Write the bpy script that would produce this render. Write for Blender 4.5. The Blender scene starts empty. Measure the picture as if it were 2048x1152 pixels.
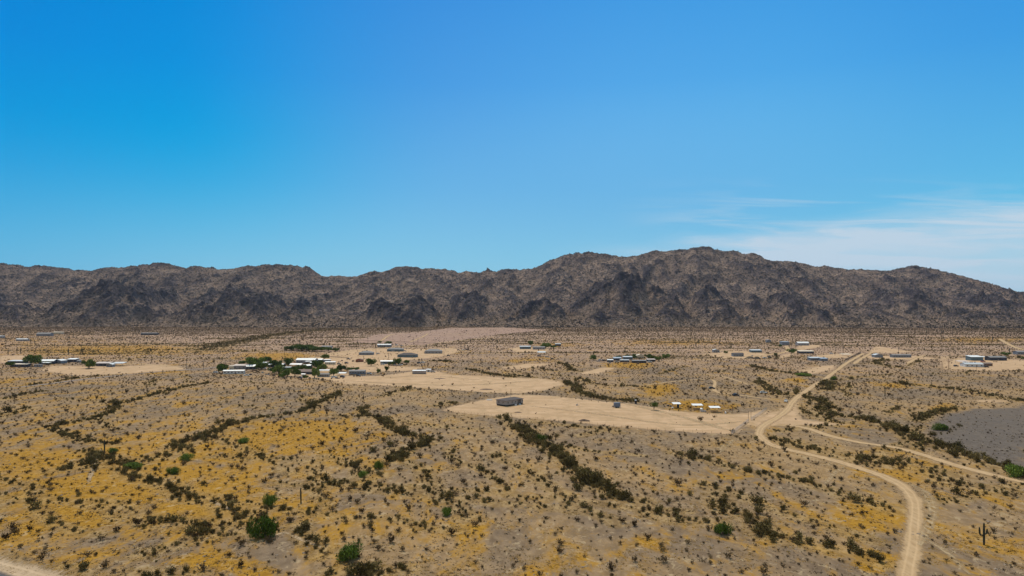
import bpy, math, random
import numpy as np
from mathutils import Vector

R = math.radians
random.seed(7)
rng = np.random.default_rng(11)
S = bpy.context.scene
COL = S.collection

# ------------------------------------------------------------------ camera
CAM_H = 62.0          # metres above the plain
FPX = 1366.0          # focal length in photo pixels (2048 wide)
HZ = 616.0            # row of the true horizon in the photo
cd = bpy.data.cameras.new('camera')
cam = bpy.data.objects.new('camera', cd); COL.objects.link(cam)
cam.location = (0, 0, CAM_H); cam.rotation_euler = (R(90), 0, 0)
cd.sensor_width = 36; cd.lens = 36*FPX/2048; cd.shift_y = (HZ-576)/2048
cd.clip_start = 1; cd.clip_end = 60000
S.camera = cam

# ------------------------------------------------------------------ light
SUN_EL, SUN_AZ = 57.0, -20.0      # elevation; azimuth from straight ahead (+Y), negative = left
sd = Vector((math.sin(R(SUN_AZ))*math.cos(R(SUN_EL)), math.cos(R(SUN_AZ))*math.cos(R(SUN_EL)), math.sin(R(SUN_EL))))
ld = bpy.data.lights.new('sun', 'SUN'); ld.energy = 4.0; ld.angle = R(0.55); ld.color = (1.0, 0.912, 0.785)
lo = bpy.data.objects.new('sun', ld); COL.objects.link(lo); lo.location = (-200, 600, 900)
lo.rotation_euler = sd.to_track_quat('Z', 'Y').to_euler()
S.view_settings.view_transform = 'Standard'; S.view_settings.look = 'None'
S.view_settings.exposure = 0.0; S.view_settings.gamma = 1.0

class NT:
    """small helper for building node trees"""
    def __init__(s, tree):
        s.t = tree; s.n = tree.nodes; s.l = tree.links
    def node(s, typ, **kw):
        n = s.n.new(typ)
        for k, v in kw.items():
            setattr(n, k, v)
        return n
    def put(s, sock, v):
        if hasattr(v, 'links') or isinstance(v, bpy.types.NodeSocket): s.l.new(v, sock)
        elif isinstance(v, (tuple, list)) and len(v) == 3 and sock.type == 'RGBA': sock.default_value = (*v, 1)
        else: sock.default_value = v
    def math(s, op, a, b=0.0, c=None, clamp=False):
        n = s.node('ShaderNodeMath', operation=op, use_clamp=clamp)
        s.put(n.inputs[0], a); s.put(n.inputs[1], b)
        if c is not None: s.put(n.inputs[2], c)
        return n.outputs[0]
    def mix(s, f, a, b, blend='MIX'):
        n = s.node('ShaderNodeMix', data_type='RGBA', blend_type=blend)
        s.put(n.inputs[0], f); s.put(n.inputs[6], a); s.put(n.inputs[7], b)
        return n.outputs[2]
    def noise(s, vec, scale, detail=4, rough=0.55, dist=0.0):
        n = s.node('ShaderNodeTexNoise')
        s.put(n.inputs['Vector'], vec); n.inputs['Scale'].default_value = scale
        n.inputs['Detail'].default_value = detail; n.inputs['Roughness'].default_value = rough
        n.inputs['Distortion'].default_value = dist
        return n.outputs[0]
    def smooth(s, v, a, b):
        n = s.node('ShaderNodeMapRange', interpolation_type='SMOOTHSTEP')
        s.put(n.inputs[0], v); s.put(n.inputs[1], a); s.put(n.inputs[2], b)
        return n.outputs[0]
    def scalev(s, vec, k):
        n = s.node('ShaderNodeMapping'); s.put(n.inputs[0], vec); n.inputs['Scale'].default_value = k
        return n.outputs[0]
    def attr(s, name):
        n = s.node('ShaderNodeAttribute'); n.attribute_name = name
        return n.outputs['Fac']

# sky: hand-set blue ramp over a little physical sky, cirrus veil low on the right
W = bpy.data.worlds.new('World'); S.world = W; W.use_nodes = True
w = NT(W.node_tree); w.n.clear()
sky = w.node('ShaderNodeTexSky', sky_type='NISHITA'); sky.sun_disc = False
sky.sun_elevation = R(SUN_EL); sky.sun_rotation = R(SUN_AZ); sky.altitude = 400; sky.dust_density = 0.6; sky.ozone_density = 2.0
tc = w.node('ShaderNodeTexCoord'); sp = w.node('ShaderNodeSeparateXYZ'); w.l.new(tc.outputs['Generated'], sp.inputs[0])
dx, dy, dz = sp.outputs
yy = w.math('MAXIMUM', dy, 0.05)
U = w.math('DIVIDE', dx, yy); V = w.math('DIVIDE', dz, yy)
el = w.math('MAXIMUM', dz, 0.0)
ramp = w.node('ShaderNodeValToRGB'); w.l.new(el, ramp.inputs[0])
cr = ramp.color_ramp; cr.elements[0].position = 0.0; cr.elements[1].position = 0.46
cr.elements[0].color = (0.275, 0.62, 0.79, 1); cr.elements[1].color = (0.020, 0.25, 0.73, 1)
e = cr.elements.new(0.075); e.color = (0.205, 0.56, 0.80, 1)
e = cr.elements.new(0.17); e.color = (0.125, 0.45, 0.80, 1)
e = cr.elements.new(0.31); e.color = (0.052, 0.325, 0.78, 1)
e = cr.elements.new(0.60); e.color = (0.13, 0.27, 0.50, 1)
e = cr.elements.new(0.85); e.color = (0.34, 0.36, 0.38, 1)  # unseen upper dome made neutral so shadows fill less blue
lft = w.smooth(U, -0.15, -0.95)
rgt = w.smooth(U, 0.1, 0.95)
mid = w.math('SUBTRACT', 1.0, w.smooth(w.math('ABSOLUTE', w.math('SUBTRACT', U, 0.27)), 0.05, 0.50))
c = w.mix(lft, ramp.outputs[0], w.mix(0.85, ramp.outputs[0], (0.25, 0.74, 0.92), 'MULTIPLY'))
c = w.mix(w.math('MULTIPLY', rgt, 0.7), c, w.mix(1.0, c, (0.56, 1.08, 1.03), 'MULTIPLY'))
c = w.mix(w.math('MULTIPLY', w.math('MULTIPLY', mid, w.smooth(el, 0.12, 0.30)), 1.0), c, w.mix(1.0, c, (1.45, 1.20, 1.06), 'MULTIPLY'))
nis = w.mix(1.0, sky.outputs[0], (0.085, 0.085, 0.085), 'MULTIPLY')
c = w.mix(0.93, nis, c)
c = w.mix(w.math('MULTIPLY', w.smooth(U, -0.05, -0.52), w.smooth(el, 0.02, 0.25)), c, w.mix(1.0, c, (0.0, 0.94, 0.97), 'MULTIPLY'))
c = w.mix(w.math('MULTIPLY', w.smooth(dy, 0.1, -0.6), 0.8), c, (0.46, 0.47, 0.47))     # unseen sky behind the camera greyed to weaken blue fill light
cv = w.node('ShaderNodeCombineXYZ'); w.l.new(U, cv.inputs[0]); w.l.new(V, cv.inputs[1])
st = w.scalev(cv.outputs[0], (2.2, 22.0, 1.0))
n1 = w.noise(st, 1.5, 5, 0.55, 0.6)
st2 = w.scalev(cv.outputs[0], (2.6, 34.0, 1.0))
n2 = w.noise(st2, 1.3, 5, 0.6, 0.8)
top = w.math('MULTIPLY_ADD', w.smooth(U, 0.05, 0.85), 0.066, 0.084)          # upper edge of the veil, in tangent units
top = w.math('ADD', top, w.math('MULTIPLY', w.math('SUBTRACT', n1, 0.5), 0.05))
veil = w.math('MULTIPLY', w.smooth(w.math('SUBTRACT', top, V), -0.026, 0.034), w.smooth(U, 0.02, 0.30))
veil = w.math('MULTIPLY', veil, w.math('MULTIPLY_ADD', n1, 1.0, 0.24))
wis = w.math('MULTIPLY', w.smooth(n2, 0.42, 0.66), w.smooth(U, 0.12, 0.40))
wis = w.math('MULTIPLY', wis, w.math('MULTIPLY', w.smooth(V, 0.200, 0.125), w.smooth(V, 0.05, 0.08)))
cl = w.math('MINIMUM', w.math('ADD', veil, w.math('MULTIPLY', wis, 0.62)), 0.95)
cl = w.math('MULTIPLY', cl, w.smooth(dy, 0.05, 0.2))
c = w.mix(cl, c, (0.54, 0.67, 0.79))
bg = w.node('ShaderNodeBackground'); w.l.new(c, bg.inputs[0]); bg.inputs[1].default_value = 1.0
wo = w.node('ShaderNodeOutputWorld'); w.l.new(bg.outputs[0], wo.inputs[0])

# ------------------------------------------------------------------ numeric noise and geometry helpers
def _hash(ix, iy, seed):
    h = (ix.astype(np.int64)*374761393 + iy.astype(np.int64)*668265263 + seed*974634777) & 0xffffffff
    h = ((h ^ (h >> 13))*1274126177) & 0xffffffff
    h = ((h ^ (h >> 16))*2246822519) & 0xffffffff
    return ((h ^ (h >> 15)) & 0xffffff)/float(0xffffff)
def gnoise(x, y, seed=0):
    x = np.asarray(x, float); y = np.asarray(y, float)
    ix = np.floor(x); iy = np.floor(y); fx = x-ix; fy = y-iy
    def g(a, b):
        th = _hash(ix+a, iy+b, seed)*2*np.pi
        return np.cos(th)*(fx-a) + np.sin(th)*(fy-b)
    u = fx*fx*fx*(fx*(fx*6-15)+10); v = fy*fy*fy*(fy*(fy*6-15)+10)
    a = g(0, 0)*(1-u)+g(1, 0)*u; b = g(0, 1)*(1-u)+g(1, 1)*u
    return (a*(1-v)+b*v)*1.45
def fbm(x, y, oct=4, seed=0, gain=0.5):
    s = 0; a = 1; t = 0
    for i in range(oct):
        s = s+a*gnoise(x*2**i, y*2**i, seed+i*17); t += a; a *= gain
    return s/t
def ridged(x, y, oct=4, seed=0, gain=0.5):
    s = 0; a = 1; t = 0; w_ = 1
    for i in range(oct):
        n = 1-np.abs(gnoise(x*2**i, y*2**i, seed+i*31)); n = n*n*w_
        s = s+a*n; t += a; a *= gain; w_ = np.clip(n*1.6, 0, 1)
    return s/t
def sstep(a, b, x):
    t = np.clip((x-a)/(b-a), 0, 1); return t*t*(3-2*t)

def gz(x, y):
    """height of the plain"""
    x = np.asarray(x, float); y = np.asarray(y, float)
    return 1.1*gnoise(x/260+3.3, y/260+1.7, 5) + 0.35*gnoise(x/70, y/70, 6) + 0.12*gnoise(x/22, y/22, 8)
def at(px, py):
    """pixel of the photograph -> point of the plain"""
    a = (px-1024)/FPX; b = (py-HZ)/FPX
    t = CAM_H/b
    for _ in range(25): t = 0.5*t + 0.5*(CAM_H-float(gz(a*t, t)))/b
    return Vector((a*t, t, float(gz(a*t, t))))
def mpp(py): return CAM_H/(py-HZ)      # metres per photo pixel at that row
def poly(pts): return np.array([at(*p)[:2] for p in pts])
def seg_dist(px, py, P):
    d = np.full(px.shape, 1e9)
    for (ax, ay), (bx, by) in zip(P[:-1], P[1:]):
        vx, vy = bx-ax, by-ay; L2 = vx*vx+vy*vy+1e-9
        t = np.clip(((px-ax)*vx+(py-ay)*vy)/L2, 0, 1)
        d = np.minimum(d, np.hypot(px-ax-t*vx, py-ay-t*vy))
    return d
def sdist(px, py, P):
    """signed distance to a polygon, positive inside"""
    Q = np.vstack([P, P[:1]]); d = seg_dist(px, py, Q); ins = np.zeros(px.shape, bool)
    for (ax, ay), (bx, by) in zip(Q[:-1], Q[1:]):
        cnd = ((ay > py) != (by > py)) & (px < (bx-ax)*(py-ay)/(by-ay+1e-12)+ax)
        ins ^= cnd
    return np.where(ins, d, -d)
def smooth_line(P, n=6):
    P = np.vstack([2*P[0]-P[1], P, 2*P[-1]-P[-2]]); out = []
    for i in range(1, len(P)-2):
        p0, p1, p2, p3 = P[i-1:i+3]
        for k in range(n):
            t = k/n
            out.append(0.5*((2*p1)+(-p0+p2)*t+(2*p0-5*p1+4*p2-p3)*t*t+(-p0+3*p1-3*p2+p3)*t**3))
    out.append(P[-2]); return np.array(out)

# ------------------------------------------------------------------ layout of the plain (photo rows and columns turned into places)
LOTS = [poly(p) for p in (
    [(884, 821), (905, 813), (960, 801), (1030, 789), (1090, 791), (1200, 802), (1262, 808), (1300, 814), (1345, 822), (1400, 826), (1466, 829), (1535, 820), (1545, 822), (1466, 868), (1400, 866), (1300, 859), (1200, 850), (1100, 840), (1000, 833), (920, 826)],
    [(640, 757), (700, 752), (760, 752), (830, 742), (870, 742), (905, 750), (960, 752), (1020, 756), (1075, 757), (1120, 762), (1128, 769), (1090, 780), (1040, 787), (960, 784), (870, 777), (760, 771), (690, 768)],
    [(600, 722), (650, 708), (700, 700), (740, 697), (850, 698), (900, 696), (930, 700), (890, 712), (840, 718), (800, 722), (770, 732), (850, 735), (820, 741), (740, 744), (690, 740), (640, 732)],
    [(80, 741), (105, 731), (165, 733), (240, 733), (330, 729), (376, 738), (260, 747), (150, 751)],
    [(0, 712), (45, 711), (76, 714), (60, 722), (0, 726)],
    [(1900, 738), (1895, 724), (1915, 716), (2010, 718), (2060, 722), (2060, 739), (1985, 742)],
    [(1880, 722), (1884, 712), (1896, 712), (1899, 738), (1884, 738)],
    [(1400, 708), (1470, 702), (1520, 702), (1540, 712), (1500, 718), (1450, 716)],
    [(1560, 712), (1590, 702), (1600, 690), (1640, 690), (1640, 694), (1606, 700), (1590, 708), (1560, 718)],
    [(1620, 712), (1700, 706), (1712, 711), (1690, 716), (1640, 716)],
    [(1730, 712), (1830, 712), (1880, 718), (1820, 719), (1740, 718)],
    [(1020, 697), (1040, 694), (1100, 697), (1090, 704), (1030, 704)],
    [(1560, 822), (1590, 800), (1600, 838), (1700, 850), (1560, 850), (1518, 858), (1500, 842), (1540, 825)],
    [(1940, 802), (1990, 799), (2024, 802), (1985, 805)], [(1595, 742), (1640, 732), (1674, 730), (1668, 738), (1625, 748)], [(1735, 705), (1750, 693), (1775, 695), (1822, 704), (1780, 706)], [(1155, 747), (1205, 735), (1232, 736), (1190, 749)], [(1000, 735), (1050, 728), (1100, 727), (1080, 733), (1030, 738)],
    [(560, 748), (640, 740), (700, 748), (690, 758), (600, 757)],
)]
PINK = [poly(p) for p in (
    [(700, 684), (760, 668), (840, 664), (900, 656), (1010, 655), (1100, 660), (1010, 668), (960, 674), (900, 684), (850, 690), (740, 687)],
    [(0, 716), (70, 716), (60, 725), (0, 728)],
    [(1985, 725), (2060, 726), (2060, 732), (1985, 731)],
    [(760, 712), (800, 708), (860, 718), (780, 720)],
)]
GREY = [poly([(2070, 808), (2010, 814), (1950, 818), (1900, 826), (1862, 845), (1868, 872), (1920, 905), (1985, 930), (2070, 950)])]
YEL = [  # dry yellow grass: column, row, half-width, half-height in photo pixels, strength
    (600, 868, 170, 34, 1.0), (470, 905, 150, 30, .85), (330, 890, 130, 40, .6), (690, 905, 70, 16, .7), (120, 900, 160, 60, .48),
    (60, 1010, 150, 90, .48), (330, 1030, 170, 90, .42), (420, 1120, 90, 30, .9), (500, 1140, 60, 25, .8), (230, 1000, 100, 40, .5),
    (800, 930, 90, 16, .6), (1745, 1122, 34, 22, 1.4), (1740, 1040, 90, 40, .75), (1820, 940, 80, 22, .7), (1790, 905, 70, 16, .6),
    (1900, 1000, 120, 30, .5), (1960, 1100, 120, 60, .5), (1600, 1040, 120, 40, .4), (1300, 1085, 90, 18, .55), (1100, 1130, 90, 30, .6),
    (950, 1060, 110, 20, .6), (860, 1000, 80, 14, .45), (1320, 780, 40, 14, .9), (1395, 810, 60, 10, 1.0), (1260, 730, 50, 6, 1.0),
    (560, 712, 90, 8, .9), (230, 700, 220, 12, .85), (60, 765, 120, 12, .5), (290, 742, 90, 7, .9), (1595, 760, 22, 6, 1.0),
    (1800, 770, 50, 5, .9), (1890, 815, 26, 7, 1.2), (870, 702, 60, 5, .9), (1060, 720, 60, 6, .6), (1480, 950, 100, 20, .4),
    (1690, 850, 60, 10, .4), (1120, 690, 60, 5, .6), (1350, 685, 150, 7, .6), (1960, 680, 110, 6, .7), (230, 985, 470, 140, .80), (1900, 1060, 330, 130, .30), (1150, 1115, 520, 60, .28), (640, 1060, 330, 90, .42), (260, 830, 380, 70, .30), (1250, 950, 420, 60, .08), (1100, 740, 700, 60, .12), (1750, 830, 300, 60, .08), (60, 700, 300, 40, .4), (700, 850, 60, 10, .3), (1540, 850, 60, 14, .5)]
YELW = []
for (a, b, ra, rb, s_) in YEL:
    c0 = at(a, b); c1 = at(a, b-rb); c2 = at(a, b+rb)
    YELW.append((c0.x, c0.y, ra*mpp(b), max(4, c1.y-c0.y), max(4, c0.y-c2.y), s_))
def yellow(x, y):
    v = np.zeros(x.shape)
    for cx, cy, ra, rf, rn, s_ in YELW:
        # ellipses are wider at the back as the ground they cover is seen obliquely
        r = np.where(y > cy, rf, rn)
        d = ((x-cx-(y-cy)*cx/cy)/ra)**2+((y-cy)/r)**2
        v = np.maximum(v, s_*np.exp(-d*0.9))
    return v
# washes: polyline, half width m, density multiplier, mean shrub height, tone name
WASH = [
    ([(1040, 852), (1060, 870), (1082, 890), (1110, 905), (1145, 930), (1175, 955), (1200, 978), (1250, 1000)], 4.8, 1.5, 3.1, 'dense green-brown thicket running down from the fenced bare lot'),
    ([(1000, 835), (1022, 848), (1045, 868)], 3, 1.0, 2.2, 'shrub line at the front fence of the bare lot'),
    ([(1290, 1000), (1300, 1018), (1340, 1035), (1370, 1040), (1440, 1045)], 4, .6, 2.0, 'loose shrub line below the green-brown thicket'),
    ([(1440, 985), (1452, 1010), (1485, 1025), (1505, 1042), (1520, 1062), (1560, 1078), (1600, 1085)], 5, .8, 2.2, 'shrub line in the lower right flat'),
    ([(1350, 905), (1385, 912), (1420, 920), (1455, 930), (1500, 942), (1540, 948), (1590, 955), (1620, 968)], 4.5, 1.0, 2.4, 'shrub line left of the bending dirt road'),
    ([(1640, 975), (1690, 990), (1740, 1005), (1790, 1022)], 5, .8, 1.8, 'yellowish shrub line at the dirt road bend'),
    ([(722, 815), (745, 832), (762, 845), (780, 856), (800, 864), (825, 870), (850, 876), (868, 882)], 3.6, 1.5, 2.4, 'narrow diagonal shrub line left of the bare lot'),
    ([(868, 884), (840, 892), (818, 900), (800, 912), (785, 922)], 4.5, 1.3, 2.6, 'shrub clump at the foot of the narrow diagonal line'),
    ([(695, 930), (720, 938), (745, 945), (770, 950)], 4, .9, 2.8, 'big dark shrub clump in the middle left flat'),
    ([(640, 965), (670, 968), (690, 962)], 4, .9, 2.4, 'small shrub group in the middle left flat'),
    ([(681, 784), (660, 795), (640, 806), (608, 820), (580, 827), (546, 832), (510, 838), (483, 845), (455, 852), (431, 862)], 3.8, 1.5, 2.4, 'curving shrub line in front of the homestead cluster'),
    ([(431, 862), (405, 875), (375, 890), (345, 905), (305, 915), (262, 925)], 6, 1.0, 2.4, 'broad shrub belt across the yellow grass'),
    ([(420, 766), (370, 775), (312, 786), (285, 797), (250, 808), (225, 822), (208, 828), (167, 840), (104, 852)], 3.8, 1.2, 2.2, 'long shrub line across the left flat'),
    ([(104, 852), (130, 865), (160, 876), (200, 884), (235, 890)], 4.5, 1.0, 2.2, 'shrub line at the left saguaro'),
    ([(106, 941), (157, 933), (180, 925), (210, 918), (253, 936), (279, 956), (317, 961), (355, 974), (395, 994), (446, 1007), (482, 1027), (502, 1050), (520, 1068)], 5, .95, 2.3, 'winding shrub line across the lower left flat'),
    ([(170, 900), (178, 925), (200, 935)], 4, 1.0, 2.4, 'shrubs beside the sandy channel on the left'),
    ([(304, 1042), (340, 1052), (380, 1060), (405, 1070), (440, 1068), (466, 1066)], 5.5, .9, 2.4, 'dark shrub patch in the lower left'),
    ([(290, 1110), (320, 1100), (350, 1092), (385, 1080)], 4, .9, 1.8, 'yellowish shrub row in the lower left'),
    ([(0, 1112), (30, 1118), (60, 1128), (95, 1135), (130, 1142)], 2.8, 1.3, 1.8, 'green shrub row along the road shoulder'),
    ([(115, 1140), (160, 1150)], 4, 1.2, 2.6, 'tall shrubs at the lower left edge'),
    ([(250, 1150), (300, 1146), (380, 1150)], 4, .7, 2.2, 'shrubs at the lower edge left of centre'),
    ([(660, 1148), (700, 1142), (760, 1146), (810, 1140)], 4, .9, 2.6, 'shrub clump below the bright green bush'),
    ([(600, 1050), (612, 1065), (640, 1095), (648, 1110)], 3.5, .7, 2.4, 'loose shrubs left of the bright green bush'),
    ([(1598, 785), (1615, 792), (1632, 800), (1651, 817), (1675, 828), (1713, 836), (1755, 845), (1797, 857), (1850, 882), (1900, 900), (1960, 920), (2015, 940), (2060, 955)], 5.5, 1.15, 2.8, 'thick shrub belt right of the dirt road'),
    ([(1640, 770), (1655, 765), (1665, 772), (1655, 780)], 6, 1.1, 2.8, 'dark shrub clump beside the far dirt road'),
    ([(1836, 842), (1857, 830), (1880, 822), (1905, 815)], 5.5, 1.0, 2.6, 'yellow-brown shrub band beside the dark greyish flat'),
    ([(1526, 762), (1540, 775), (1550, 786), (1575, 791)], 6, .9, 2.4, 'shrub clump left of the far dirt road'),
    ([(1505, 732), (1540, 740), (1588, 747), (1630, 753)], 6, .9, 2.4, 'far shrub line left of the dirt road'),
    ([(1540, 876), (1587, 885), (1637, 895), (1688, 916), (1751, 928), (1802, 930)], 7, .75, 2.3, 'brown shrub belt between the two dirt tracks'),
    ([(1590, 812), (1610, 825), (1650, 838), (1670, 848)], 5, .9, 2.2, 'brown shrub band above the side track'),
    ([(1865, 941), (1890, 950), (1916, 961), (1967, 974), (2010, 985)], 6.5, .6, 2.2, 'shrub band below the side track'),
    ([(1700, 1105), (1725, 1108), (1745, 1120), (1765, 1128), (1800, 1135)], 3.5, .9, 2.6, 'shrubs around the yellow patch by the road'),
    ([(1536, 1068), (1580, 1082), (1640, 1095), (1690, 1100)], 4.5, .8, 2.2, 'shrub row in the lower right'),
    ([(1100, 767), (1120, 764), (1146, 775), (1165, 785), (1177, 791), (1208, 796), (1240, 800), (1280, 803)], 5, 1.2, 2.8, 'shrub line behind the fenced bare lot'),
    ([(1156, 757), (1187, 767), (1229, 771), (1267, 773), (1300, 776)], 4.5, .9, 2.0, 'far shrub line behind the bare lot'),
    ([(1117, 727), (1135, 733), (1158, 742), (1180, 745)], 5, .9, 2.2, 'far shrub line right of the settlement'),
    ([(942, 738), (965, 744), (992, 750), (1026, 755)], 5, 1.2, 2.2, 'dark shrub line right of the small grey shed'),
    ([(1010, 748), (1040, 752), (1068, 755)], 5, .6, 2.0, 'sparse shrubs beyond the bare strip'),
    ([(870, 812), (890, 808), (905, 806)], 5, .9, 2.4, 'shrub clump left of the fenced bare lot'),
    ([(800, 775), (820, 773), (790, 785), (770, 792)], 5, .7, 2.0, 'shrubs in front of the bare strip'),
    ([(1160, 872), (1200, 860), (1240, 866)], 4, .3, 1.4, 'small shrubs below the bare lot'),
    ([(1740, 708), (1770, 714), (1760, 728), (1800, 735)], 7, .7, 2.0, 'far shrub band right of the dirt road'),
    ([(1880, 775), (1930, 780), (1985, 792), (2048, 803)], 6, .8, 2.2, 'shrub band above the dark greyish flat'),
    ([(1985, 740), (2048, 742)], 5, .8, 2.0, 'shrubs in front of the farmyard on the right'),
    ([(1800, 766), (1850, 772), (1900, 776)], 6, .6, 2.0, 'far shrub band on the right flat'),
    ([(0, 778), (60, 771), (150, 758), (200, 752)], 5, .7, 2.2, 'shrubs along the left road'),
    ([(0, 800), (40, 790), (90, 782)], 5, .6, 2.0, 'shrub band on the far left flat'),
    ([(0, 835), (30, 825), (60, 815)], 5, .6, 2.0, 'shrub band at the left edge'),
    ([(400, 700), (440, 690), (500, 678), (560, 668), (640, 660)], 30, .28, 2.8, 'green far wash climbing to the mountains'),
    ([(900, 672), (960, 662), (1000, 655), (1060, 652)], 34, .30, 2.8, 'green far wash at the foot of the mountains'),
    ([(855, 722), (880, 722), (905, 724)], 7, 1.0, 2.6, 'shrub clump right of the white trailer'),
]
def meander(P_, amp, k):
    s_ = np.r_[0, np.cumsum(np.linalg.norm(np.diff(P_, axis=0), axis=1))]; T = np.gradient(P_, axis=0); T /= np.linalg.norm(T, axis=1)[:, None]+1e-9
    o_ = (gnoise(s_/38, s_*0+k*3.3, 55)+0.5*gnoise(s_/14, s_*0+k*5.1, 56))*amp*np.clip(np.minimum(s_, s_[-1]-s_)/12, 0, 1)
    return P_+np.stack([T[:, 1], -T[:, 0]], 1)*o_[:, None]
WASHW = [(meander(smooth_line(poly(p), 8), 3.0+hw*0.5, i), hw*0.8, dm, sh*0.92, tn) for i, (p, hw, dm, sh, tn) in enumerate(WASH)]
for k in range(46):       # little rills of the near plain
    y0 = 175+620*rng.uniform()**1.2; x0 = rng.uniform(-.78, .78)*y0; L = rng.uniform(25, 110); a_ = math.atan2(0.8, 0.75 if x0 > 100 else -0.9)+rng.uniform(-.5, .5)
    q = np.linspace(0, 1, 9); P_ = np.stack([x0+math.cos(a_)*q*L, y0+math.sin(a_)*q*L], 1)
    if P_[:, 1].min() > 160: WASHW.append((meander(smooth_line(P_, 4), 5, k+60), rng.uniform(1.6, 3.2), rng.uniform(.35, .8), 1.6, 'small rill of the open flat'))
for k in range(95):       # shallow drainage lines crossing the outer plain
    y0 = 820+1350*rng.uniform()**1.1; x0 = rng.uniform(-.78, .78)*y0; L = rng.uniform(120, 420); sl = rng.uniform(-.10, .25) if x0 < 0 else rng.uniform(-.22, .12)
    q = np.linspace(0, 1, 9); P_ = np.stack([x0+q*L, y0+sl*q*L+14*gnoise(q*3+k, q*0+k*1.7, 77)], 1)
    m_ = sdist(P_[:, 0], P_[:, 1], LOTS[2]) < 0
    if m_.all(): WASHW.append((smooth_line(P_, 2), rng.uniform(3, 7), rng.uniform(.35, .8), 2.0, 'faint far drainage line of the outer plain'))
ROADS = [
    ('dirt_road', [(1812, 1170), (1818, 1130), (1826, 1090), (1829, 1050), (1831, 1020), (1828, 1000), (1812, 978), (1780, 958), (1730, 940), (1680, 924), (1620, 909), (1575, 899), (1540, 888), (1520, 872), (1520, 860), (1532, 848), (1556, 834), (1574, 820), (1584, 805), (1600, 790), (1622, 775), (1650, 758), (1672, 742), (1700, 722), (1726, 707)], 1.95),
    ('dirt_track', [(1548, 851), (1590, 852), (1625, 860), (1665, 873), (1720, 885), (1790, 895), (1840, 908), (1880, 921), (1950, 941), (2070, 970)], 1.9),
    ('faint_track', [(1838, 1095), (1852, 1062), (1864, 1030), (1860, 1000), (1845, 982), (1815, 965)], 1.3),
    ('faint_track', [(1845, 1075), (1880, 1095), (1910, 1120), (1940, 1150)], 0.8),
    ('faint_track', [(1440, 905), (1452, 890), (1468, 880)], 1.6),
    ('faint_track', [(1240, 806), (1300, 818), (1380, 838), (1440, 856), (1470, 862)], 2.0),
    ('faint_track', [(1060, 812), (1180, 826), (1320, 846), (1400, 850), (1490, 842)], 1.6),
    ('faint_track', [(700, 762), (800, 768), (930, 770), (1060, 762)], 1.8),
    ('faint_track', [(760, 756), (860, 752), (960, 760)], 1.5),
    ('paved_road', [(-40, 780), (60, 772), (180, 757), (290, 746), (380, 739), (430, 735), (470, 730)], 2.8),
    ('dirt_track', [(230, 731), (280, 728), (375, 735)], 2.2),
    ('dirt_track', [(610, 718), (660, 708), (720, 701), (800, 693), (850, 690), (900, 683), (980, 676)], 2.6),
    ('dirt_track', [(1480, 714), (1540, 709), (1575, 702), (1572, 692)], 3.0),
    ('dirt_track', [(760, 683), (790, 668), (870, 666), (940, 670)], 2.2),
    ('dirt_track', [(820, 684), (848, 672), (856, 667)], 2.0),
    ('dirt_track', [(1400, 705), (1470, 700), (1530, 700)], 3.0),
    ('dirt_track', [(1380, 722), (1460, 716), (1500, 717)], 2.2),
    ('dirt_track', [(1708, 728), (1722, 718), (1745, 704)], 2.2),
    ('dirt_track', [(1500, 770), (1440, 752), (1380, 748), (1330, 752)], 1.2),
    ('dirt_track', [(1815, 727), (1830, 718), (1850, 710)], 2.2),
    ('dirt_track', [(2000, 678), (2020, 690), (2048, 700)], 3.0),
    ('dirt_track', [(1290, 770), (1360, 762), (1425, 760), (1430, 782), (1475, 790), (1560, 801)], 1.3),
    ('faint_track', [(1650, 970), (1668, 948), (1692, 932)], 0.8),
    ('sandy_channel', [(176, 968), (182, 948), (192, 925), (202, 898)], 0.75),
    ('sandy_channel', [(500, 1090), (540, 1075), (570, 1065), (600, 1078), (650, 1098)], 0.7),
    ('sandy_channel', [(420, 1000), (450, 1014), (472, 1024)], 0.9),
]
ROADW = [(n, smooth_line(poly(p), 8), hw) for n, p, hw in ROADS]
SHOULDER = smooth_line(poly([(-60, 1118), (0, 1134), (60, 1150), (110, 1166)]), 8)
ASPHALT = smooth_line(poly([(-90, 1143), (0, 1171), (40, 1185)]), 8)

# ------------------------------------------------------------------ object helpers
def tag(o, label=None, cat=None, group=None, kind=None):
    if label: o['label'] = label
    if cat: o['category'] = cat
    if group: o['group'] = group
    if kind: o['kind'] = kind
    return o
def link(o, parent=None):
    COL.objects.link(o)
    if parent is not None: o.parent = parent
    return o
def mesh_np(name, V_, F, mats, attrs=None, smooth=False, midx=None):
    V_ = np.asarray(V_, np.float32); F = np.asarray(F, np.int32)
    me = bpy.data.meshes.new(name); k = F.shape[1]
    me.vertices.add(len(V_)); me.vertices.foreach_set('co', V_.ravel())
    me.loops.add(F.size); me.loops.foreach_set('vertex_index', F.ravel())
    me.polygons.add(len(F)); me.polygons.foreach_set('loop_start', np.arange(0, F.size, k, dtype=np.int32))
    if midx is not None: me.polygons.foreach_set('material_index', np.asarray(midx, np.int32))
    me.polygons.foreach_set('use_smooth', np.full(len(F), smooth))
    for a, v in (attrs or {}).items():
        at_ = me.attributes.new(a, 'FLOAT', 'POINT'); at_.data.foreach_set('value', np.asarray(v, np.float32))
    for m in mats: me.materials.append(m)
    me.update(calc_edges=True); me.validate(); return me
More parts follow.
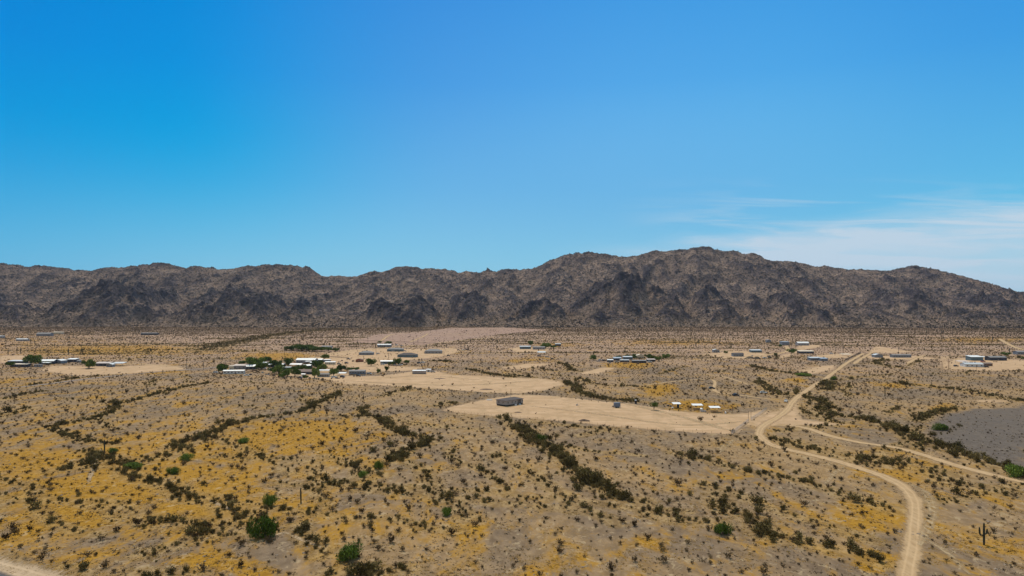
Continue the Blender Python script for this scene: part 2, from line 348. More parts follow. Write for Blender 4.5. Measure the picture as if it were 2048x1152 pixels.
class MB:
    """collects boxes, tubes and prisms of one part into one mesh"""
    def __init__(s): s.v = []; s.f = []
    def add(s, vs, fs):
        b = len(s.v); s.v += [tuple(v) for v in vs]; s.f += [tuple(i+b for i in f) for f in fs]; return s
    def box(s, x0, x1, y0, y1, z0, z1, taper=0.0):
        t = taper
        return s.add([(x0, y0, z0), (x1, y0, z0), (x1, y1, z0), (x0, y1, z0), (x0+t, y0+t, z1), (x1-t, y0+t, z1), (x1-t, y1-t, z1), (x0+t, y1-t, z1)],
                     [(3, 2, 1, 0), (4, 5, 6, 7), (0, 1, 5, 4), (1, 2, 6, 5), (2, 3, 7, 6), (3, 0, 4, 7)])
    def tube(s, p, q, r0, r1=None, n=8):
        r1 = r0 if r1 is None else r1; p = Vector(p); q = Vector(q); d = (q-p).normalized()
        a = d.orthogonal().normalized(); b = d.cross(a)
        vs = []
        for c_, r in ((p, r0), (q, r1)):
            for k in range(n):
                t = 2*math.pi*k/n; vs.append(c_+a*math.cos(t)*r+b*math.sin(t)*r)
        fs = [(k, (k+1) % n, n+(k+1) % n, n+k) for k in range(n)]+[tuple(range(n-1, -1, -1)), tuple(range(n, 2*n))]
        return s.add(vs, fs)
    def prism(s, pts, y0, y1):
        n = len(pts); vs = [(x, y0, z) for x, z in pts]+[(x, y1, z) for x, z in pts]
        return s.add(vs, [tuple(range(n)), tuple(range(2*n-1, n-1, -1))]+[((k+1) % n, k, n+k, n+(k+1) % n) for k in range(n)])
    def mesh(s, name, mat):
        me = bpy.data.meshes.new(name); me.from_pydata(s.v, [], s.f); me.materials.append(mat); me.update(); return me
    def build(s, name, mat, parent=None, loc=None):
        o = bpy.data.objects.new(name, s.mesh(name, mat)); link(o, parent)
        if loc is not None: o.location = loc
        return o
def empty(name, loc, rz=0.0):
    o = bpy.data.objects.new(name, None); link(o); o.location = loc; o.rotation_euler = (0, 0, rz); o.empty_display_size = 0.5
    return o
def mat(name, col, rough=0.8, var=0.15, scale=1.5, metal=0.0, bump=0.0, objvar=0.0, stretch=None):
    m = bpy.data.materials.new(name); m.use_nodes = True; t = NT(m.node_tree); bs = t.n['Principled BSDF']
    g = t.node('ShaderNodeNewGeometry').outputs['Position']
    if stretch: g = t.scalev(g, stretch)
    n = t.noise(g, scale, 5, 0.6)
    f = t.math('MULTIPLY_ADD', n, 2*var, 1-var)
    if objvar:
        oi = t.node('ShaderNodeObjectInfo'); f = t.math('MULTIPLY', f, t.math('MULTIPLY_ADD', oi.outputs['Random'], 2*objvar, 1-objvar))
    cc = t.node('ShaderNodeCombineXYZ')
    for i in range(3): t.l.new(t.math('MULTIPLY', f, col[i]), cc.inputs[i])
    t.l.new(cc.outputs[0], bs.inputs['Base Color'])
    bs.inputs['Roughness'].default_value = rough; bs.inputs['Metallic'].default_value = metal
    if rough > 0.7: bs.inputs['Specular IOR Level'].default_value = 0.2
    if bump:
        b = t.node('ShaderNodeBump'); b.inputs['Strength'].default_value = bump; t.l.new(n, b.inputs['Height']); t.l.new(b.outputs[0], bs.inputs['Normal'])
    return m

# ------------------------------------------------------------------ ground
def ground_fields(x, y):
    lot = np.full(x.shape, -1e9)
    for P in LOTS: lot = np.maximum(lot, sdist(x, y, P))
    pk = np.full(x.shape, -1e9)
    for P in PINK: pk = np.maximum(pk, sdist(x, y, P))
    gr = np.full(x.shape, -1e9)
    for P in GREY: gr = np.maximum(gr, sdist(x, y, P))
    return lot, pk, gr
def wash_near(x, y):
    v = np.full(x.shape, 1e9)
    for P, hw, dm, sh, tn in WASHW:
        m = (x > P[:, 0].min()-40) & (x < P[:, 0].max()+40) & (y > P[:, 1].min()-40) & (y < P[:, 1].max()+40)
        if m.any(): v[m] = np.minimum(v[m], seg_dist(x[m], y[m], P)/hw)
    return v

def axis_x():
    xs = [0.0]; 
    while xs[-1] < 9000:
        a = xs[-1]; xs.append(a+(2.6 if a < 420 else 2.6+(a-420)*0.012))
    xs = np.array(xs); return np.concatenate([-xs[:0:-1], xs])
def axis_y():
    ys = [-400, -200, -50, 20, 60]
    while ys[-1] < 2500:
        a = ys[-1]; ys.append(a+max(2.2, (a-300)*0.0075))
    while ys[-1] < 30000: ys.append(ys[-1]*1.12)
    return np.array(ys)
gx, gy = axis_x(), axis_y(); nx, ny = len(gx), len(gy)
GX, GY = np.meshgrid(gx, gy); fx, fy = GX.ravel(), GY.ravel()
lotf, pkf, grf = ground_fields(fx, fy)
yf = yellow(fx, fy)
wf = wash_near(fx, fy)
idx = np.arange(nx*ny).reshape(ny, nx)
F = np.stack([idx[:-1, :-1].ravel(), idx[:-1, 1:].ravel(), idx[1:, 1:].ravel(), idx[1:, :-1].ravel()], 1)

MG = bpy.data.materials.new('desert_soil'); MG.use_nodes = True; t = NT(MG.node_tree); bs = t.n['Principled BSDF']
P = t.node('ShaderNodeNewGeometry').outputs['Position']
P2 = t.scalev(P, (1.25, 0.62, 1)); nA = t.noise(P, 0.011, 5, 0.55, 0.5); nB = t.noise(P2, 0.05, 6, 0.65, 0.6); nC = t.noise(P2, 0.26, 5, 0.66, 0.4); nD = t.noise(P, 1.7, 4, 0.65)
nE = t.noise(t.scalev(P, (1.0, 0.8, 1)), 0.30, 6, 0.68, 1.2)
nbig = t.smooth(t.math('MULTIPLY_ADD', nB, 0.45, t.math('MULTIPLY', nA, 0.55)), 0.40, 0.60)
grey = t.mix(t.smooth(nC, 0.3, 0.7), (0.136, 0.092, 0.057), (0.212, 0.150, 0.096))
tan_ = t.mix(t.smooth(nC, 0.3, 0.7), (0.236, 0.144, 0.058), (0.350, 0.226, 0.112))
base = t.mix(nbig, grey, tan_)
nF = t.noise(P, 0.55, 6, 0.72, 0.3); nG = t.noise(t.scalev(P, (1.3, 0.62, 1)), 0.085, 9, 0.74, 0.8)
sxy = t.node('ShaderNodeSeparateXYZ'); t.l.new(P, sxy.inputs[0])
fan = t.smooth(t.math('ADD', sxy.outputs[1], t.math('MULTIPLY', t.math('SUBTRACT', nA, 0.5), 900.0)), 420.0, 1150.0)   # paler fan gravel towards the mountains
base = t.mix(t.math('MULTIPLY', fan, 0.85), base, t.mix(t.smooth(nG, 0.35, 0.65), (0.280, 0.176, 0.120), (0.420, 0.284, 0.196)))
yat = t.attr('yellow')
yfac = t.smooth(t.math('ADD', t.math('MULTIPLY', yat, 1.12), t.math('ADD', t.math('MULTIPLY', t.math('SUBTRACT', nB, 0.5), 2.0), t.math('MULTIPLY', t.math('SUBTRACT', nG, 0.5), 3.2))), 0.15, 0.85)
ycol = t.mix(t.smooth(nF, 0.35, 0.65), (0.260, 0.124, 0.003), (0.415, 0.214, 0.012))
base = t.mix(t.math('MULTIPLY', yfac, 0.88), base, ycol)
# pale sheet-wash streaks and dark gravel flecks
base = t.mix(t.math('MULTIPLY', t.smooth(nE, 0.55, 0.66), 0.55), base, (0.43, 0.325, 0.195))
base = t.mix(t.math('MULTIPLY', t.smooth(nF, 0.54, 0.68), 0.42), base, (0.115, 0.085, 0.055))
# washes: warmer sand with grass
wsh = t.smooth(t.math('ADD', t.attr('wash'), t.math('MULTIPLY', t.math('SUBTRACT', nC, 0.5), 1.6)), 1.9, 0.9)
base = t.mix(t.math('MULTIPLY', wsh, 0.60), base, t.mix(t.smooth(nC, 0.42, 0.62), (0.21, 0.128, 0.045), (0.37, 0.245, 0.105)))
# dark greyish flat: ground darker and greyer inside the GREY outline
gf = t.smooth(t.math('ADD', t.attr('greyish'), t.math('MULTIPLY', t.math('SUBTRACT', nB, 0.5), 34.0)), -4.0, 5.0)
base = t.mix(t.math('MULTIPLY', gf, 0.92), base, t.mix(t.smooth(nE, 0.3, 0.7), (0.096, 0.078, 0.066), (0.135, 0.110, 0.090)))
# pinkish and cleared ground
pf = t.smooth(t.math('ADD', t.attr('pink'), t.math('MULTIPLY', t.math('SUBTRACT', nC, 0.5), 6.0)), -2.0, 3.0)
base = t.mix(t.math('MULTIPLY', pf, 0.85), base, t.mix(t.smooth(nB, 0.4, 0.6), (0.275, 0.172, 0.128), (0.34, 0.225, 0.165)))
lf = t.smooth(t.math('ADD', t.attr('lot'), t.math('ADD', t.math('MULTIPLY', t.math('SUBTRACT', nC, 0.5), 6.0), t.math('MULTIPLY', t.math('SUBTRACT', nG, 0.5), 17.0))), -2.4, 2.6)
nL = t.noise(t.scalev(P, (0.35, 1.6, 1)), 0.12, 5, 0.6, 1.2)
sand = t.mix(t.smooth(nL, 0.34, 0.66), (0.420, 0.270, 0.148), (0.520, 0.350, 0.212))
sand = t.mix(t.math('MULTIPLY', t.smooth(nE, 0.58, 0.75), 0.35), sand, (0.27, 0.175, 0.09))
sand = t.mix(t.math('MULTIPLY', t.smooth(nG, 0.46, 0.62), 0.55), sand, (0.335, 0.225, 0.122))
sand = t.mix(t.math('MULTIPLY', t.smooth(nB, 0.52, 0.66), 0.40), sand, (0.30, 0.195, 0.105))
sand = t.mix(t.math('MULTIPLY', t.smooth(nF, 0.60, 0.72), 0.35), sand, (0.24, 0.165, 0.09))
base = t.mix(lf, base, sand)
t.l.new(base, bs.inputs['Base Color']); bs.inputs['Roughness'].default_value = 0.95; bs.inputs['Specular IOR Level'].default_value = 0.1
bp = t.node('ShaderNodeBump'); bp.inputs['Strength'].default_value = 0.55; bp.inputs['Distance'].default_value = 0.35
t.l.new(t.math('ADD', nC, t.math('MULTIPLY', nD, 0.35)), bp.inputs['Height']); t.l.new(bp.outputs[0], bs.inputs['Normal'])
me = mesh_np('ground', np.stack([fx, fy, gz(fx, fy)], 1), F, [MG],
             {'lot': np.clip(lotf, -30, 30), 'pink': np.clip(pkf, -30, 30), 'greyish': np.clip(grf, -40, 40), 'yellow': yf, 'wash': np.clip(wf, 0, 8)}, smooth=True)
tag(link(bpy.data.objects.new('ground', me)), kind='structure')

# ------------------------------------------------------------------ roads and sandy channels (sheets a few cm above the plain)
def road_mat(name, c0, c1, edge, amax=1.0):
    m = bpy.data.materials.new(name); m.use_nodes = True; t = NT(m.node_tree); bs = t.n['Principled BSDF']; out = t.n['Material Output']
    P = t.node('ShaderNodeNewGeometry').outputs['Position']; u = t.attr('across')
    PR = t.scalev(P, (1.5, 0.28, 1)); n = t.noise(PR, 0.55, 6, 0.68); n2 = t.noise(PR, 1.3, 4, 0.6); n3 = t.noise(P, 0.05, 4, 0.6)
    col = t.mix(t.smooth(n, 0.3, 0.7), c0, c1)
    au = t.math('ABSOLUTE', u)
    rut = t.math('SUBTRACT', 1.0, t.smooth(t.math('ABSOLUTE', t.math('SUBTRACT', au, t.math('MULTIPLY_ADD', n3, 0.24, 0.14))), 0.02, 0.13))
    col = t.mix(t.math('MULTIPLY', rut, 0.35), col, tuple(min(1, x*1.28) for x in c1))
    col = t.mix(t.math('MULTIPLY', t.math('MULTIPLY', t.smooth(n2, 0.52, 0.7), t.math('SUBTRACT', 1.0, rut)), 0.45), col, tuple(x*0.55 for x in c0))
    t.l.new(col, bs.inputs['Base Color']); bs.inputs['Roughness'].default_value = 0.95; bs.inputs['Specular IOR Level'].default_value = 0.1
    nw = t.noise(P, 0.16, 6, 0.7)
    al = t.smooth(t.math('ADD', au, t.math('ADD', t.math('MULTIPLY', t.math('SUBTRACT', n, 0.5), edge), t.math('MULTIPLY', t.math('SUBTRACT', nw, 0.5), 0.9 if edge > 0.5 else 0.0))), 0.92, 0.42)
    t.l.new(t.math('MULTIPLY', al, amax) if amax == 1 else t.math('MULTIPLY', al, t.math('MULTIPLY', t.smooth(n, 0.35, 0.6), amax)), bs.inputs['Alpha'])
    return m
M_DIRT = road_mat('road_dirt', (0.365, 0.238, 0.122), (0.465, 0.320, 0.180), 1.25)
M_FAINT = road_mat('faint_wheel_tracks', (0.34, 0.23, 0.12), (0.46, 0.34, 0.20), 1.4, 0.75)
M_SAND = road_mat('wash_sand', (0.36, 0.255, 0.155), (0.46, 0.335, 0.215), 1.8)
M_CHAN = road_mat('channel_sand', (0.32, 0.225, 0.13), (0.44, 0.32, 0.20), 1.6, 0.95)
M_PAVE = road_mat('worn_asphalt', (0.20, 0.155, 0.13), (0.25, 0.20, 0.17), 0.4)
M_ASPH = road_mat('asphalt', (0.085, 0.085, 0.095), (0.11, 0.11, 0.12), 0.15)
def ribbon(name, P, hw, m, lift, wob=0.18):
    P = np.array(P); T = np.gradient(P, axis=0); T /= np.linalg.norm(T, axis=1)[:, None]; N = np.stack([T[:, 1], -T[:, 0]], 1)
    s = np.cumsum(np.r_[0, np.linalg.norm(np.diff(P, axis=0), axis=1)]); us = np.linspace(-1, 1, 7); k = len(us)
    wd = hw*1.75*(1+wob*gnoise(s/25, s*0+hw, 3)+0.10*gnoise(s/7, s*0+hw, 4))
    if name in ('sandy_channel', 'dirt_track', 'faint_track'): wd = wd*(0.25+0.75*np.clip(np.minimum(s, s[-1]-s)/(8 if hw < 1.2 else 12), 0, 1))
    X = P[:, None, :]+N[:, None, :]*us[None, :, None]*wd[:, None, None]
    x = X[..., 0].ravel(); y = X[..., 1].ravel()
    V_ = np.stack([x, y, gz(x, y)+lift], 1); n = len(P); ii = np.arange(n*k).reshape(n, k)
    F = np.stack([ii[:-1, :-1].ravel(), ii[:-1, 1:].ravel(), ii[1:, 1:].ravel(), ii[1:, :-1].ravel()], 1)
    me = mesh_np(name, V_, F, [m], {'across': np.tile(us, n)}, True)
    return tag(link(bpy.data.objects.new(name, me)), kind='structure')
def resample(P, step):
    s = np.r_[0, np.cumsum(np.linalg.norm(np.diff(P, axis=0), axis=1))]; q = np.linspace(0, s[-1], max(4, int(s[-1]/step)))
    return np.stack([np.interp(q, s, P[:, 0]), np.interp(q, s, P[:, 1])], 1)
for i, (nm, Pw, hw) in enumerate(ROADW):
    m = {'dirt_road': M_DIRT, 'dirt_track': M_DIRT, 'paved_road': M_PAVE, 'faint_track': M_FAINT, 'sandy_channel': M_CHAN}[nm]
    ribbon(nm, resample(Pw, 2.5), hw, m, 0.05+0.008*(i % 6))
ribbon('road_shoulder', resample(SHOULDER, 2.0), 3.2, M_SAND, 0.05)
ribbon('paved_road', resample(ASPHALT, 2.0), 3.4, M_ASPH, 0.09, 0.0)

# ------------------------------------------------------------------ mountains
RIDGE = np.array([(-900, 560), (-600, 548), (-300, 535), (-100, 530), (0, 527), (60, 531), (130, 536), (185, 541), (225, 532), (260, 533), (290, 524), (320, 524), (345, 532), (385, 533), (430, 538), (460, 537), (495, 531), (550, 528), (590, 528),
    (615, 534), (640, 546), (680, 552), (705, 553), (740, 544), (780, 537), (820, 527), (850, 535), (880, 536), (915, 542), (960, 541), (985, 541), (1015, 534), (1040, 539), (1065, 535), (1090, 525), (1120, 512), (1150, 507),
    (1185, 503), (1210, 509), (1240, 512), (1270, 511), (1310, 502), (1350, 500), (1380, 495), (1420, 494), (1450, 502), (1480, 503), (1510, 507), (1540, 519), (1580, 520), (1620, 528), (1660, 532), (1700, 538), (1730, 539),
    (1760, 535), (1790, 537), (1830, 530), (1870, 539), (1910, 547), (1950, 561), (1980, 573), (2010, 581), (2048, 588), (2200, 600), (2600, 606), (3000, 608)], float)
def ridge_y(x): return 3250+170*gnoise(x/900+0.3, x*0+4.2, 9)
def ridge_tab():
    xs = np.linspace(-4600, 4600, 1400); yr = ridge_y(xs); p = 1024+FPX*xs/yr
    ys = np.interp(p, RIDGE[:, 0], RIDGE[:, 1]); return xs, CAM_H+(HZ-ys)/FPX*yr
RX, RZ = ridge_tab()
SPURS = [  # column, distance, row of the crest, half-width px, half-depth m, rockiness
    (800, 2330, 596, 95, 230, 1.0), (740, 2300, 622, 60, 150, .9), (1245, 2560, 562, 125, 420, 1.0), (1320, 2420, 600, 80, 260, .9), (1215, 2280, 634, 60, 120, .9), (255, 2560, 580, 150, 480, .8), (170, 2400, 612, 120, 260, .7),
    (480, 2500, 590, 130, 420, .8), (430, 2330, 618, 90, 200, .7), (1080, 2420, 606, 70, 260, .6), (610, 2500, 604, 70, 330, .4), (-40, 2500, 585, 110, 350, .5), (1660, 2350, 626, 70, 150, 1.0), (1560, 2500, 596, 90, 330, .6), (1800, 2550, 588, 110, 380, .6),
    (1950, 2350, 632, 80, 140, 1.0), (1960, 2600, 596, 100, 330, .5), (930, 2600, 588, 70, 380, .4), (1420, 2500, 590, 90, 330, .7), (2150, 2500, 606, 120, 300, .5), (20, 2350, 618, 90, 180, .4), (340, 2330, 630, 60, 120, .8)]
def mountain(x, y):
    wx = x+55*fbm(x/260, y/260, 3, 41); wy = y+55*fbm(x/260+9, y/260+4, 3, 42)
    yb = 2120+150*gnoise(x/620, x*0+1.5, 12)+40*gnoise(x/170, x*0+2.5, 13); yr = ridge_y(x); zr = np.interp(x, RX, RZ)
    t = (y-yb)/(yr-yb)
    env = sstep(0.0, 0.18, t)*(1-0.86*sstep(0.72, 0.97, t))
    t2 = t+0.20*(ridged(wx/420, wy/760, 3, 50)-0.52)*env
    tc_ = np.clip(t2, 0, 1)
    z = zr*(0.06*tc_+0.94*np.power(tc_, 1.62))
    back = np.clip(t-1, 0, None); z = z*(1-0.9*sstep(0, 0.45, back))
    rock = np.zeros(x.shape)
    for (c_, Y, row, hwp, hd, rk) in SPURS:
        cx = (c_-1024)/FPX*Y; zt = CAM_H+(HZ-row)/FPX*Y; hw = hwp/FPX*Y
        r = np.sqrt(((wx-cx-(wy-Y)*0.10)/hw)**2+((wy-Y)/np.where(wy < Y, hd*0.75, hd*1.3))**2)
        h = zt*1.05*np.clip(1-r*r, 0, None)**1.25*(0.78+0.44*ridged(wx/110, wy/190, 4, 60))
        k_ = 0.5+0.5*np.clip((h-z)/26, -1, 1); k_ = k_*sstep(0, 12, h); z = z*(1-k_)+h*k_+13*k_*(1-k_)
        rock = np.maximum(rock, rk*np.clip(1.25-r, 0, 1)*(h > z-25))
    e2 = sstep(0.02, 0.16, z/150)*(1-0.42*sstep(0.80, 0.98, t)*(1-sstep(1.0, 1.1, t)))
    z = z+e2*(32*(ridged(wx/150, wy/250, 4, 70)-0.55)+15*(ridged(wx/58, wy/90, 4, 71)-0.5))
    oc = fbm(x/90, y/120, 4, 80)+0.55*rock-0.30                     # rocky outcrops
    om = sstep(0.0, 0.30, oc)
    rg = fbm(x/26, y/30, 3, 81)
    z = z+sstep(0.02, 0.12, z/150)*(om*(7+9*np.abs(rg)+5*np.abs(gnoise(x/13, y/13, 83)))+2.2*fbm(x/20, y/20, 3, 82))
    z = z-4.0-4.0*sstep(2040, 1970, y)
    return z, om
mx = np.arange(-3100, 3101, 7.0); my = np.concatenate([np.arange(1960, 3500, 6.0), np.arange(3500, 4700, 40)])
def box_blur(A, k):
    for ax in (0, 1):
        c_ = np.cumsum(np.pad(A, [(k+1, k) if a == ax else (0, 0) for a in (0, 1)], mode='edge'), axis=ax)
        A = (np.take(c_, np.arange(2*k+1, c_.shape[ax]), ax)-np.take(c_, np.arange(0, c_.shape[ax]-2*k-1), ax))/(2*k+1)
    return A
MX, MY = np.meshgrid(mx, my); ax_, ay_ = MX.ravel(), MY.ravel()
mz, mrock = mountain(ax_, ay_)
MZ = mz.reshape(MX.shape)
ridge_ = (MZ-box_blur(box_blur(MZ, 9), 9))/16.0; fine_ = (MZ-box_blur(box_blur(MZ, 3), 3))/6.0
MROCK = np.clip(0.26*mrock.reshape(MX.shape)+0.19*ridge_+0.20*fine_+0.42*fbm(MX/330, MY/330, 5, 88, 0.6)+0.10, -0.5, 1.2); mrock = MROCK.ravel()      # crests are bare rock, hollows hold soil
nx, ny = len(mx), len(my); idx = np.arange(nx*ny).reshape(ny, nx)
F = np.stack([idx[:-1, :-1].ravel(), idx[:-1, 1:].ravel(), idx[1:, 1:].ravel(), idx[1:, :-1].ravel()], 1)
MM = bpy.data.materials.new('mountain_slope'); MM.use_nodes = True; t = NT(MM.node_tree); bs = t.n['Principled BSDF']
P = t.node('ShaderNodeNewGeometry').outputs['Position']
a1 = t.noise(P, 0.012, 5, 0.6, 0.4); a2 = t.noise(P, 0.05, 5, 0.65, 0.3); a3 = t.noise(P, 0.12, 4, 0.7); a4 = t.noise(P, 0.45, 3, 0.7)
soil = t.mix(t.smooth(a1, 0.38, 0.62), (0.132, 0.094, 0.078), (0.275, 0.192, 0.142))
rockc = t.mix(t.smooth(a2, 0.35, 0.65), (0.024, 0.019, 0.026), (0.094, 0.072, 0.075))
rf = t.smooth(t.math('ADD', t.attr('rock'), t.math('ADD', t.math('MULTIPLY', t.math('SUBTRACT', a2, 0.5), 1.2), t.math('MULTIPLY', t.math('SUBTRACT', a3, 0.5), 1.5))), -0.02, 0.55)
cm = t.mix(rf, soil, rockc)
cm = t.mix(t.math('MULTIPLY', t.smooth(a3, 0.51, 0.56), 0.82), cm, (0.038, 0.035, 0.034))
cm = t.mix(t.math('MULTIPLY', t.smooth(a4, 0.56, 0.68), 0.45), cm, (0.25, 0.19, 0.155))
cm = t.mix(t.math('MULTIPLY', t.smooth(t.math('MULTIPLY', a1, a2), 0.335, 0.37), 0.5), cm, (0.235, 0.185, 0.15))
toe = t.smooth(t.math('ADD', t.math('ADD', t.attr('height'), t.math('MULTIPLY', t.attr('rock'), 40.0)), t.math('MULTIPLY', t.math('SUBTRACT', a2, 0.5), 40)), 55, 5)
cm = t.mix(t.math('MULTIPLY', toe, 0.9), cm, t.mix(t.smooth(a3, 0.42, 0.60), (0.285, 0.200, 0.145), (0.10, 0.072, 0.050)))
t.l.new(cm, bs.inputs['Base Color']); bs.inputs['Roughness'].default_value = 0.95; bs.inputs['Specular IOR Level'].default_value = 0.08
bp = t.node('ShaderNodeBump'); bp.inputs['Strength'].default_value = 0.9; bp.inputs['Distance'].default_value = 3.0
t.l.new(t.math('ADD', a3, t.math('MULTIPLY', a4, 0.4)), bp.inputs['Height']); t.l.new(bp.outputs[0], bs.inputs['Normal'])
me = mesh_np('mountains', np.stack([ax_, ay_, mz], 1), F, [MM], {'rock': mrock, 'height': mz}, smooth=False)
tag(link(bpy.data.objects.new('mountains', me)), kind='structure')
def mheight(x, y):
    i = np.clip(np.interp(x, mx, np.arange(len(mx))), 0, len(mx)-1.001); j = np.clip(np.interp(y, my, np.arange(len(my))), 0, len(my)-1.001)
    i0 = i.astype(int); j0 = j.astype(int); a = i-i0; b = j-j0
    g = lambda A: A[j0, i0]*(1-a)*(1-b)+A[j0, i0+1]*a*(1-b)+A[j0+1, i0]*(1-a)*b+A[j0+1, i0+1]*a*b
    return g(MZ), g(MROCK)

# ------------------------------------------------------------------ plants
def foliage_mat(name, c0, c1, tinted=False):
    m = bpy.data.materials.new(name); m.use_nodes = True; t = NT(m.node_tree); bs = t.n['Principled BSDF']
    P = t.node('ShaderNodeNewGeometry').outputs['Position']; n = t.noise(P, 1.4, 3, 0.6)
    if tinted: v = t.attr('tint')
    else: v = t.node('ShaderNodeObjectInfo').outputs['Random']
    f = t.math('ADD', t.math('MULTIPLY', v, 0.65), t.math('MULTIPLY', n, 0.45), clamp=True)
    lv = t.attr('leafvar')
    col = t.mix(t.smooth(f, 0.1, 0.9), c0, c1)
    col = t.mix(1.0, col, t.math('MULTIPLY_ADD', lv, 0.7, 0.65), 'MULTIPLY') if False else col
    hs = t.node('ShaderNodeHueSaturation'); t.l.new(col, hs.inputs['Color']); t.l.new(t.math('MULTIPLY_ADD', lv, 0.9, 0.5), hs.inputs['Value'])
    t.l.new(hs.outputs[0], bs.inputs['Base Color'])
    bs.inputs['Roughness'].default_value = 0.85; bs.inputs['Specular IOR Level'].default_value = 0.12
    return m
M_CREO = foliage_mat('creosote_leaves', (0.048, 0.026, 0.008), (0.190, 0.128, 0.062), False)
M_CREO_T = foliage_mat('creosote_leaves_scattered', (0.048, 0.026, 0.008), (0.190, 0.128, 0.062), True)
M_WASH = foliage_mat('wash_shrub_leaves', (0.080, 0.058, 0.014), (0.235, 0.172, 0.060), False)
M_WASH_T = foliage_mat('wash_shrub_leaves_scattered', (0.080, 0.058, 0.014), (0.235, 0.172, 0.060), True)
M_GREEN = foliage_mat('palo_verde_leaves', (0.080, 0.125, 0.014), (0.160, 0.220, 0.034), False)
M_TREE = foliage_mat('tree_leaves', (0.062, 0.098, 0.016), (0.165, 0.215, 0.042), False)
M_HILL = foliage_mat('hill_scrub', (0.020, 0.018, 0.012), (0.070, 0.058, 0.036), True)
M_BARK = mat('bark', (0.11, 0.08, 0.055), 0.9, 0.3, 3.0)
M_SAG = mat('saguaro_skin', (0.034, 0.036, 0.018), 0.7, 0.25, 2.0)
M_ROCKS = mat('boulders', (0.085, 0.070, 0.065), 0.95, 0.4, 0.1)

def tri_cloud(centres, size, g, elong=1.7, up=0.3):
    """small leaf-like triangles at the given centres"""
    n = len(centres); d = g.normal(size=(n, 3)); d[:, 2] = np.abs(d[:, 2])+up; d /= np.linalg.norm(d, axis=1)[:, None]
    e_ = np.cross(d, g.normal(size=(n, 3))); e_ /= np.linalg.norm(e_, axis=1)[:, None]+1e-9
    s = (size*g.uniform(0.6, 1.4, n))[:, None]
    a = centres-e_*s*0.5-d*s*0.5*elong*0.6; b = centres+e_*s*0.5-d*s*0.5*elong*0.6; c_ = centres+d*s*elong*0.6
    return np.stack([a, b, c_], 1).reshape(-1, 3)
def bush_tris(g, n, vase=0.55, leaf=0.16, stems=9, flat=1.0, up=0.3, el=1.7):
    """unit bush: radius ~1, height ~1; several stems fanning out, leaf clumps toward their ends"""
    pts = []; stem_t = []
    for k in range(stems):
        az = 2*math.pi*(k+g.uniform(-.4, .4))/stems; lean = g.uniform(0.05, 0.95)**0.7; h = g.uniform(0.62, 1.0)*(1-0.30*lean)*flat
        tip = np.array([math.cos(az)*lean, math.sin(az)*lean, h]); m = max(2, n//stems)
        u = g.uniform(0.32, 1.02, m)**0.75
        c_ = tip[None, :]*u[:, None]+g.normal(scale=0.13+0.05*vase, size=(m, 3))*u[:, None]; c_[:, 2] = np.abs(c_[:, 2]); pts.append(c_)
        side = np.array([-math.sin(az), math.cos(az), 0])*0.025
        stem_t.append(np.stack([-side, side, tip*0.9]))
    T = tri_cloud(np.vstack(pts), leaf, g, el, up)
    return np.vstack([T, np.vstack(stem_t)])
def tri_mesh(name, V_, m, extra=None, attrs=None):
    n = len(V_)//3; F = np.arange(n*3).reshape(n, 3)
    lv = np.repeat(rng.uniform(0, 1, n), 3); A = {'leafvar': lv}; A.update(attrs or {})
    return mesh_np(name, V_, F, [m], A)
g_ = np.random.default_rng(5)
CREO = [bush_tris(g_, 170, leaf=0.15, stems=random.choice((7, 9, 11))) for _ in range(8)]
CREO_M = [bush_tris(g_, 46, leaf=0.27, stems=6) for _ in range(8)]
CREO_F = [bush_tris(g_, 10, leaf=0.66, stems=4, flat=0.75, up=-0.2, el=1.0) for _ in range(8)]
SHRUB = [bush_tris(g_, 420, leaf=0.14, stems=16, vase=1.2) for _ in range(6)]
SHRUB_M = [bush_tris(g_, 110, leaf=0.24, stems=11, vase=1.2) for _ in range(6)]
SHRUB_F = [bush_tris(g_, 24, leaf=0.48, stems=6, vase=1.2, flat=0.85, up=-0.2, el=1.0) for _ in range(6)]
def merge(name, P3, rad, hgt, variants, m, label, cat, tint=None):
    """one object holding a scattered mass of plants"""
    n = len(P3)
    if n == 0: return
    vi = rng.integers(0, len(variants), n); rz = rng.uniform(0, 2*np.pi, n); tint = rng.uniform(0, 1, n) if tint is None else tint
    out = []; tt = []
    for k, B in enumerate(variants):
        s = np.where(vi == k)[0]
        if not len(s): continue
        c_, s_ = np.cos(rz[s]), np.sin(rz[s])
        x = (B[None, :, 0]*c_[:, None]-B[None, :, 1]*s_[:, None])*rad[s][:, None]+P3[s, 0][:, None]
        y = (B[None, :, 0]*s_[:, None]+B[None, :, 1]*c_[:, None])*rad[s][:, None]+P3[s, 1][:, None]
        z = B[None, :, 2]*hgt[s][:, None]+P3[s, 2][:, None]-0.03
        out.append(np.stack([x, y, z], 2).reshape(-1, 3)); tt.append(np.repeat(tint[s], B.shape[0]))
    V_ = np.vstack(out); o = link(bpy.data.objects.new(name, tri_mesh(name, V_, m, attrs={'tint': np.concatenate(tt)})))
    return tag(o, label, cat, kind='stuff')

